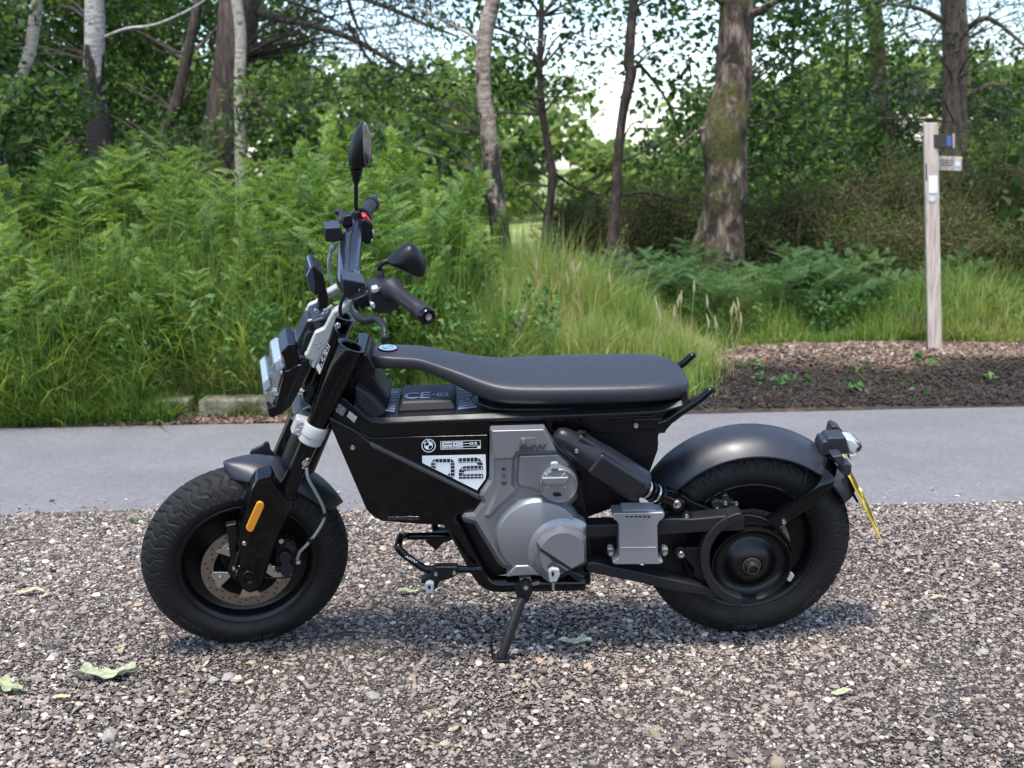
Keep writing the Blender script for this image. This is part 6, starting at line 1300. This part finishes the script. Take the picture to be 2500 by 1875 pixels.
L.append(blades(7000, pxx(-200, 1150), lambda g, n: 7.2 + 1.3 * g.random(n), lambda g, x, Y: .72 + 0 * x, 46, tintf=lambda g, x, Y: g.normal(.5, .22, len(x)), lean=.3, wid=.004))
L.append(blades(9000, pxx(-1500, -180), lambda g, n: 6.78 + 1.6 * g.random(n), lambda g, x, Y: .40 + 0 * x, 47, wid=.006, lean=.6)); L.append(blades(6000, pxx(2640, 3800), lambda g, n: 7.6 + 1.8 * g.random(n), lambda g, x, Y: .30 + 0 * x, 48, wid=.006, lean=.6))
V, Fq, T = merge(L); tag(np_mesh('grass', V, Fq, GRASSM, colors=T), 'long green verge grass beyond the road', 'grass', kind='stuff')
# seed heads
g = np.random.default_rng(51); G = []
for k in range(34):
    px = g.uniform(1150, 1800); Y = g.uniform(7.6, 8.6) - .6 * (px > 1550); x = (px - 1250) / F_PX * Y; z = float(land_z(x, Y)); h = g.uniform(.45, .66) * np.interp(px, [1150, 1450, 1800], [1, .95, .6]); G.append(tube_geo([(x, Y, z), (x + g.normal(0, .02), Y, z + h * .5), (x + g.normal(0, .05), Y, z + h)], .0018, 4, cap=False)); c = np.array(G[-1][0][-1]); G.append(tube_geo([c, c + [0, 0, .035], c + [g.normal(0, .01), 0, .09]], [.004, .010, .002], 5))
V, Fc = join(*G); tag(mk('seed_heads', V, Fc, simple('straw', (.34, .30, .15), .8), smooth=True, recalc=False), 'pale straw seed heads above the bright grass', 'grass', kind='stuff')
# leafy weeds in the verge
g = np.random.default_rng(61); C = []; Rr = []; Nn = []
for k in range(420):
    Y = g.uniform(6.85, 7.9); px = g.uniform(-150, 1350); x = (px - 1250) / F_PX * Y; z = float(land_z(x, Y)); C.append((x, Y, z + g.uniform(.08, .55))); Rr.append((.07, .07, .16)); Nn.append(int(g.uniform(10, 26)))
for k in range(170):
    Y = g.uniform(8.4, 9.6); px = g.uniform(1640, 2650); x = (px - 1250) / F_PX * Y; z = float(land_z(x, Y)); C.append((x, Y, z + g.uniform(.04, .30))); Rr.append((.12, .12, .10)); Nn.append(int(g.uniform(12, 30)))
for k in range(15):
    Y = g.uniform(6.85, 7.6); px = g.uniform(1700, 2450); x = (px - 1250) / F_PX * Y; z = float(land_z(x, Y)); C.append((x, Y, z + .03)); Rr.append((.08, .08, .05)); Nn.append(int(g.uniform(8, 18)))
tag(leafy('weeds', WEED, None, np.array(C), np.array(Rr), np.array(Nn), .048, 62, flat=.3, aspect=.5), 'small leafy weeds among the verge grass', 'weeds', kind='stuff')
# tall single weed stems standing above the grass
def thistle(px, py_top, Y, label):
    x = at(px, py_top, Y)[0]; z0 = float(land_z(x, Y)); zt = at(px, py_top, Y)[2]; root = empty('tall_weed', (x, Y, z0)); tag(root, label, 'weed'); h = zt - z0
    V, Fc = tube_geo([(0, 0, 0), (.01, 0, h * .5), (0, 0, h)], [.008, .006, .003], 7, smooth_k=4); mk('stem', V, Fc, WEED, root, smooth=True, recalc=False)
    g = np.random.default_rng(int(px)); Vs = []; Fs = []; Ts = []; k = 0
    for j in range(46):
        q = .15 + .85 * j / 46; a = j * 2.4; l = (.16 * (1 - q) + .05); d = np.array([math.cos(a), math.sin(a), .35]); s = np.array([-math.sin(a), math.cos(a), 0]) * l * .13; c = np.array([0, 0, h * q])
        Vs.append(np.array([c, c + d * l * .5 + s, c + d * l + [0, 0, -.3 * l], c + d * l * .5 - s])); Fs.append(np.arange(4)[None] + k); Ts.append(np.full(4, np.clip(g.normal(.6, .2), 0, 1))); k += 4
    np_mesh('leaves', np.concatenate(Vs), np.concatenate(Fs), WEED, root, colors=np.concatenate(Ts))
thistle(1362, 545, 8.3, 'tall leafy thistle rising from the bright grass right of the mottled birch'); thistle(1275, 560, 8.6, 'feathery weed stem with a flat top beside the mottled birch foot'); thistle(820, 520, 7.5, 'tall pale weed stem just left of the motorcycle mirrors')

# ---------------------------------------------------------------- scrub bushes on the right
def bush(px, Y, py_top, w_px, seed, label, dry=.5, mat=SCRUB):
    c = at(px, py_top, Y); x = c[0]; z0 = float(land_z(x, Y)); h = c[2] - z0; root = empty('scrub_bush', (x, Y, z0)); tag(root, label, 'bush', None); g = np.random.default_rng(seed); w = w_px / F_PX * Y / 2; G = []; tips = []
    for k in range(46):
        a = g.uniform(0, 6.28); r = w * math.sqrt(g.random()); e = np.array([math.cos(a) * r, math.sin(a) * r * .7, h * g.uniform(.45, 1.0)]); m_ = e * .5 + np.array([g.normal(0, .08), g.normal(0, .08), .1]); G.append(tube_geo([(e[0] * .1, e[1] * .1, 0), m_, e], [.012, .007, .002], 5, cap=False, smooth_k=3)); tips += [e, m_ * .6 + e * .4, m_]
        for j in range(6): f = e * g.uniform(.5, .95) ; G.append(tube_geo([m_ * .3 + e * .7, f + g.normal(0, .16, 3)], [.005, .002], 4, cap=False))
    V, Fc = join(*G); mk('branches', V, Fc, TWIG, root, smooth=True, recalc=False)
    n = len(tips); leafy('foliage', mat, root, np.array(tips), np.full((n, 3), .17), np.full(n, int(75 * (1 - dry) + 28)), .036, seed + 1, aspect=.35, flat=.1)
for i, (px, Y, pt, w, lab, dry) in enumerate([(1905, 10.6, 470, 260, 'dark green bush right of the mossy oak', .1), (2010, 10.9, 410, 300, 'brown twiggy bush midway between the oak and the signpost', .75), (2120, 10.3, 540, 280, 'low dull green bush left of the signpost', .4), (2190, 11.6, 380, 260, 'tall grey green bush behind the signpost shaft', .35), (2330, 10.8, 500, 280, 'brown twiggy bush right of the signpost', .7), (2440, 10.2, 560, 280, 'low brown bush at the right edge of the photo', .65), (2480, 11.8, 330, 280, 'tall green bush at the right edge of the photo', .25), (2080, 12.4, 430, 260, 'pale twiggy bush below the reddish pine', .55), (1620, 11.2, 430, 220, 'dark bush filling the gap left of the mossy oak', .15), (2290, 12.6, 400, 260, 'dark bush below the thick pine behind the signpost', .2), (1420, 12.2, 470, 220, 'dull bush behind the thin bent trunk', .3)]): bush(px, Y, pt, w, 300 + i * 3, lab, dry)

# ---------------------------------------------------------------- waymark post
post = empty('signpost', tuple(at(2281, 862, 7.95) * np.array([1, 1, 0]) + np.array([0, 0, float(land_z(at(2281, 862, 7.95)[0], 7.95))]))); tag(post, 'weathered square wooden waymark post with two finger boards, on the bark mound', 'signpost')
po = np.array(post.location)
m, nt, b, tc = nodes_mat('weathered_wood'); b.inputs['Roughness'].default_value = .85
mp = nt.nodes.new('ShaderNodeMapping'); mp.inputs['Scale'].default_value = (40, 40, 3); nt.links.new(tc.outputs['Object'], mp.inputs['Vector']); n = nt.nodes.new('ShaderNodeTexNoise'); n.inputs['Scale'].default_value = 2; n.inputs['Detail'].default_value = 7; nt.links.new(mp.outputs[0], n.inputs['Vector'])
r = ramp(nt, [(.3, (.33, .25, .20)), (.55, (.52, .42, .35)), (.75, (.60, .51, .44))]); nt.links.new(n.outputs['Fac'], r.inputs[0]); nt.links.new(r.outputs[0], b.inputs['Base Color']); bumped(nt, b, n.outputs['Fac'], .4, .004); WOOD = m
topw = at(2271, 300, 7.95); ang = math.atan2(topw[0] - po[0], topw[2] - po[2]); PH = topw[2] - po[2]; PWd = .088
def shear(v): return np.array([v[0] + (v[2]) * math.tan(ang), v[1], v[2]])
Mz = rotm(R(-14), 'Z')
def pbox(name, c, sx, sy, sz, mat, parent=None, bevel=.004, M=None):
    V, Fc = box_geo((0, 0, 0), sx, sy, sz, Mz if M is None else M); V = [shear(v + np.array(c)) for v in V]; return mk(name, V, Fc, mat, parent or post, bevel=bevel, smooth=True)
shaft = pbox('shaft', (0, 0, PH / 2 - .1), PWd, PWd, PH + .2, WOOD)
zpx = lambda py: (at(2281, py, 7.9)[2] - po[2])
f0 = Mz @ np.array([0, -PWd / 2 - .0015, 0]); side = Mz @ np.array([1.0, 0, 0]); out = Mz @ np.array([0, -1.0, 0])
pbox('white_notice', f0 + side * .006 + np.array([0, 0, zpx(450)]), .052, .003, .112, WHITE, shaft, .0005)
V, Fc = lathe_geo([(.023, 0), (.023, .003), (.0, .0032)], f0 + side * -.002 + np.array([0, 0, zpx(485)]), out, 24); wd = mk('waymark_disc', [shear(v) for v in V], Fc, simple('disc_white', (.62, .62, .60), .5), shaft, smooth=True)
V, Fc = lathe_geo([(.017, .0036), (.019, .0036)], f0 + side * -.002 + np.array([0, 0, zpx(485)]), out, 24); mk('disc_ring', [shear(v) for v in V], Fc, simple('disc_print', (.25, .25, .24), .6), wd, recalc=False)
fg = pbox('finger_board', side * .118 + np.array([.0, .01, zpx(400)]), .155, .022, .092, WOOD, None, .003, rotm(R(-14), 'Z') @ rotm(R(3), 'Y'))
rs = random.Random(5); c0 = side * .11 + np.array([0, -.0025, zpx(398)]) 
for row in range(3):
    u = -.045
    while u < .022:
        w = .004 + rs.random() * .008; pbox('board_lettering', c0 + side * u + np.array([0, 0, .016 - row * .016 - u * .05]), w, .002, .007, simple('carved_dark', (.12, .09, .075), .8) if 'carved_dark' not in bpy.data.materials else bpy.data.materials['carved_dark'], fg, 0); u += w + .003
V, Fc = lathe_geo([(.017, 0), (.0, .001)], side * .165 + np.array([0, -.004, zpx(402)]), out, 20); mk('board_disc', [shear(v) for v in V], Fc, simple('disc_pale_blue', (.55, .64, .78), .5), fg, recalc=False)
Mb = rotm(R(52), 'Z'); bd = Mb @ np.array([0, -1.0, 0]); bc0 = np.array([.012, -.040, zpx(345)])
b2 = pbox('finger_board', bc0 + bd * .055, .020, .13, .088, simple('dark_wood', (.045, .035, .03), .7), None, .003, Mb)  # board face darker than the post
pbox('board_end', bc0 + bd * .124, .022, .008, .092, WOOD, b2, .002, Mb)
pbox('board_band', bc0 + bd * .098 + Mb @ np.array([-.0112, 0, 0]), .002, .030, .066, simple('blue_mark', (.06, .13, .33), .5), b2, 0, Mb)
pbox('slot', Mz @ np.array([-PWd / 2 + .010, -PWd / 2 - .0005, 0]) + np.array([0, 0, zpx(420)]), .008, .002, .11, BLACKD, shaft, 0)
# ---------------------------------------------------------------- bark mulch, litter, kerb stones, fallen wood
CHIP = pebble_shader('wood_chips', [(0, (.020, .014, .011)), (.25, (.055, .038, .028)), (.5, (.15, .10, .07)), (.75, (.32, .225, .16)), (1, (.52, .42, .33))], .9)
g = np.random.default_rng(71); n = 24000; x = g.uniform(.75, 4.4, n); Y = 6.72 + 1.75 * g.random(n); keep = (Y > edge_far(x) + .02) & (x > 1.0 + (Y - 6.7) * .55 - .5 * g.random(n)); x, Y = x[keep], Y[keep]; n = len(x)
crest = np.clip((Y - 7.42 + .35 * (vnoise(x * 2, Y * 2, 4) - .5)) / .25, 0, 1)
s = np.stack([g.uniform(.012, .05, n), g.uniform(.006, .018, n), g.uniform(.003, .008, n)], -1); tint = np.clip(g.beta(1.3, 3.4, n) * .45 + crest * g.beta(3, 2, n) * .78, 0, 1)
scatter('bark_mulch', np.stack([x, Y, land_z(x, Y) + g.uniform(.0, .012, n)], -1), s, np.stack([g.normal(0, .35, n), g.normal(0, .35, n), g.uniform(0, 6.28, n)], -1), tint, CHIP, 'chip', .12)
tag(bpy.data.objects['bark_mulch'], 'brown bark chips and dark soil on the mound by the signpost', 'mulch')
LIT = pebble_shader('dry_leaf_litter', [(0, (.06, .035, .022)), (.5, (.20, .12, .075)), (1, (.42, .30, .22))], .9)
n = 1500; x = g.uniform(-2.45, -.95, n); Y = 6.68 + np.abs(g.normal(.02, .09, n)); s = np.stack([g.uniform(.012, .035, n), g.uniform(.010, .022, n), g.uniform(.001, .003, n)], -1)
LL = scatter('leaf_litter', np.stack([x, Y, np.where(Y < edge_far(x), road_z(Y), land_z(x, Y)) + .006], -1), s, np.stack([g.normal(0, .5, n), g.normal(0, .5, n), g.uniform(0, 6.28, n)], -1), g.random(n), LIT, 'chip', .25); tag(LL, 'dry brown leaf litter along the road edge', 'leaf litter')
KERB = bark('pale_concrete', [(.35, (.10, .10, .06)), (.6, (.24, .22, .14)), (.8, (.33, .30, .21))], (6, 6, 6), bump=.9, moss=.35)
for i, (a, b_, lab) in enumerate(((385, 470, 'shorter pale mossy kerb block at the road edge below the bracken'), (495, 690, 'longer pale mossy kerb block at the road edge, nearer the headlamp'))):
    pa_, pb_ = at(a, 1028, 6.86), at(b_, 1026, 6.84); V, Fc = box_geo((0, 0, 0), np.linalg.norm(pb_ - pa_), .16, .17, rotm(R(-1 + i), 'Z')); c = (pa_ + pb_) / 2; o = mk('kerb_block', V, Fc, KERB, bevel=.02, seg=3, smooth=True); o.location = (c[0], 6.86, float(land_z(c[0], 6.86)) - .012); tag(o, lab, 'kerb')
def stick(name, pts, rad, label, cat, mat):
    V, Fc = tube_noise([np.array(p) for p in pts], rad, 8, 3, .15, 4); o = mk(name, [v - np.array(pts[0]) for v in V], Fc, mat, smooth=True, recalc=False); o.location = tuple(pts[0]); return tag(o, label, cat)
DEAD = bark('dead_wood', [(.35, (.12, .09, .07)), (.6, (.38, .31, .25)), (.8, (.55, .48, .41))], (8, 8, 8))
def land_pt(px, py, Y): p = at(px, py, Y); p[2] = max(p[2], float(land_z(p[0], Y)) + .02); return p
stick('dead_branch', [land_pt(1290, 900, 7.2), land_pt(1262, 860, 7.2), land_pt(1235, 835, 7.25), land_pt(1215, 815, 7.3)], [.020, .022, .018, .010], 'pale broken branch lying in the grass above the seat', 'branch', DEAD)
stick('dead_branch', [land_pt(1255, 870, 7.3), land_pt(1262, 820, 7.3), land_pt(1276, 765, 7.3), land_pt(1284, 750, 7.3)], [.018, .020, .016, .010], 'pale snapped branch standing upright in the grass above the seat', 'branch', DEAD)
# ---------------------------------------------------------------- leaves, twigs and larger stones on the gravel
DRYL = {}
def fallen(px, py, size, rz, label, col, seed, curl=.5):
    p = on_z(px, py, .008); g = np.random.default_rng(seed); root = None
    nU, nV = 22, 8; V = []; Fc = []
    for i in range(nU + 1):
        u = i / nU; lob = (.55 + .45 * abs(math.sin(u * math.pi * 3.5))) * math.sin(math.pi * min(u * .96 + .03, 1)) ** .6
        for j in range(nV + 1):
            v = -1 + 2 * j / nV; w = .22 * lob * v; x = (u - .5); z = curl * (.16 * v * v * lob + .10 * math.sin(u * 7 + seed) * (.4 + abs(v)) + .05 * math.sin(u * 17 + v * 5)); V.append(np.array([x + .05 * abs(v) * (1 if i % 2 else -1) * .5, w, max(z, -.02) + .03]) * size)
    for i in range(nU):
        for j in range(nV): a = i * (nV + 1) + j; Fc.append((a, a + 1, a + nV + 2, a + nV + 1))
    V += [np.array([(.5 + .02) * size, 0, .02 * size])]
    if col not in DRYL:
        mm, nt, b, tc = nodes_mat('fallen_leaf_' + str(len(DRYL))); n = noise_node(nt, tc, 60, 5); r = ramp(nt, [(.3, tuple(c * .55 for c in col)), (.7, tuple(min(c * 1.35, 1) for c in col))]); nt.links.new(n.outputs['Fac'], r.inputs[0]); nt.links.new(r.outputs[0], b.inputs['Base Color']); b.inputs['Roughness'].default_value = .8; DRYL[col] = mm
    V = [v * np.array([1, 1, .62]) for v in V]; o = mk('fallen_leaf', V[:-1], Fc, DRYL[col], smooth=True, recalc=False, sub=1); o.location = (p[0], p[1], .012); o.rotation_euler = (0, 0, rz); so = o.modifiers.new('thick', 'SOLIDIFY'); so.thickness = .0006; return tag(o, label, 'leaf')
GRN, PAL, TAN, YEL = (.17, .24, .09), (.36, .38, .22), (.42, .34, .22), (.50, .50, .14)
fallen(262, 1652, .150, .15, 'large curled green oak leaf on the gravel, lower left', (.31, .34, .21), 1, 1.1); fallen(22, 1682, .105, 2.6, 'curled green leaf at the left edge of the gravel', (.27, .30, .16), 2, 1.1)
fallen(75, 1448, .085, .1, 'dry tan leaf left of the front tyre', TAN, 3, .7); fallen(115, 1455, .04, 1.1, 'small dry leaf touching the tan leaf left of the front tyre', TAN, 4, .5); fallen(150, 1705, .045, .2, 'flat yellow leaf below the large curled oak leaf', (.55, .50, .22), 5, .3)
fallen(995, 1447, .070, .1, 'pale leaf on the gravel below the foot rail', PAL, 6, .6); fallen(1030, 1440, .04, .7, 'small green leaf touching the pale leaf below the foot rail', GRN, 7, .5); fallen(1405, 1570, .090, -.1, 'pale cream oak leaf right of the side stand', (.50, .49, .32), 8, .7)
fallen(2055, 1695, .06, .3, 'small green and cream leaf on the gravel at lower right', PAL, 9, .7); fallen(2290, 1462, .05, .1, 'dry tan leaf right of the rear tyre', TAN, 10, .6); fallen(325, 1268, .05, .4, 'small green leaf where the gravel meets the road', GRN, 11, .8); fallen(610, 1622, .02, .4, 'tiny bright yellow leaf below the front tyre', YEL, 12, .4)
STONE = bark('large_flint', [(.35, (.30, .27, .24)), (.6, (.55, .51, .47)), (.8, (.66, .63, .60))], (30, 30, 30), bump=.6); STONE_T = bark('tan_flint', [(.35, (.28, .20, .13)), (.6, (.48, .37, .26)), (.8, (.58, .48, .38))], (30, 30, 30), bump=.6)
def stone(px, py, w_px, label, mat, seed, flat=.6):
    p = on_z(px, py, .004); r = w_px / F_PX * p[1] / 2; bm = bmesh.new(); bmesh.ops.create_icosphere(bm, subdivisions=3, radius=1); g = random.Random(seed); k = [Vector((g.uniform(-1, 1), g.uniform(-1, 1), g.uniform(-1, 1))).normalized() for _ in range(9)]
    for v in bm.verts:
        d = v.co.normalized(); f = min(1.0, min((.62 + .10 * (i % 4)) / max(d.dot(q), .01) for i, q in enumerate(k))); v.co = d * f
        v.co.z *= flat; v.co.y *= .8
    me = bpy.data.meshes.new('loose_stone'); bm.to_mesh(me); bm.free(); me.materials.append(mat); me.shade_smooth(); me.set_sharp_from_angle(angle=R(28)); o = link(bpy.data.objects.new('loose_stone', me)); o.scale = (r, r, r); o.location = (p[0], p[1], r * flat * .45); o.rotation_euler = (0, 0, g.uniform(0, 6)); return tag(o, label, 'stone')
stone(270, 1803, 58, 'large white angular stone at lower left', STONE, 1, .75); stone(88, 1656, 34, 'white rounded stone between the two green leaves', STONE, 2); stone(522, 1662, 34, 'cream stone below the front tyre', STONE, 3, .7); stone(555, 1652, 42, 'pale blue grey flat stone beside the cream stone', STONE, 4, .4); stone(908, 1698, 48, 'flat white stone below the side stand, to its left', STONE, 5, .45); stone(1598, 1798, 38, 'cream blocky stone at lower middle, right of centre', STONE_T, 6, .9); stone(1895, 1868, 60, 'large cream stone cut by the bottom edge', STONE_T, 7, .8); stone(2400, 1592, 36, 'pale flat stone at the right side of the gravel', STONE, 8, .5); stone(900, 1483, 26, 'brown stone lying behind the front tyre', STONE_T, 9, .8); stone(1990, 1583, 34, 'flat tan stone below the rear tyre', STONE_T, 10, .45); stone(132, 1600, 26, 'small white stone above the large curled leaf', STONE, 11, .6); stone(1685, 1545, 26, 'tan stone touching the rear tyre', STONE_T, 12, .6)
for i, (a, b_, lab) in enumerate((((1360, 1530), (1500, 1508), 'thin dark twig on the gravel under the motorcycle'), ((790, 1555), (900, 1545), 'thin brown twig behind the front tyre'), ((935, 1600), (985, 1580), 'short twig left of the side stand'), ((720, 1655), (755, 1700), 'short reddish twig below the front tyre'), ((2080, 1820), (2300, 1812), 'long thin twig at the lower right'), ((0, 1330), (95, 1316), 'thin twig at the left edge near the road'))):
    p, q = on_z(*a, .008), on_z(*b_, .008); stick('twig', [p, (p + q) / 2 + np.array([0, .012, .004]), q], [.0022, .0026, .0015], lab, 'twig', DARKB)
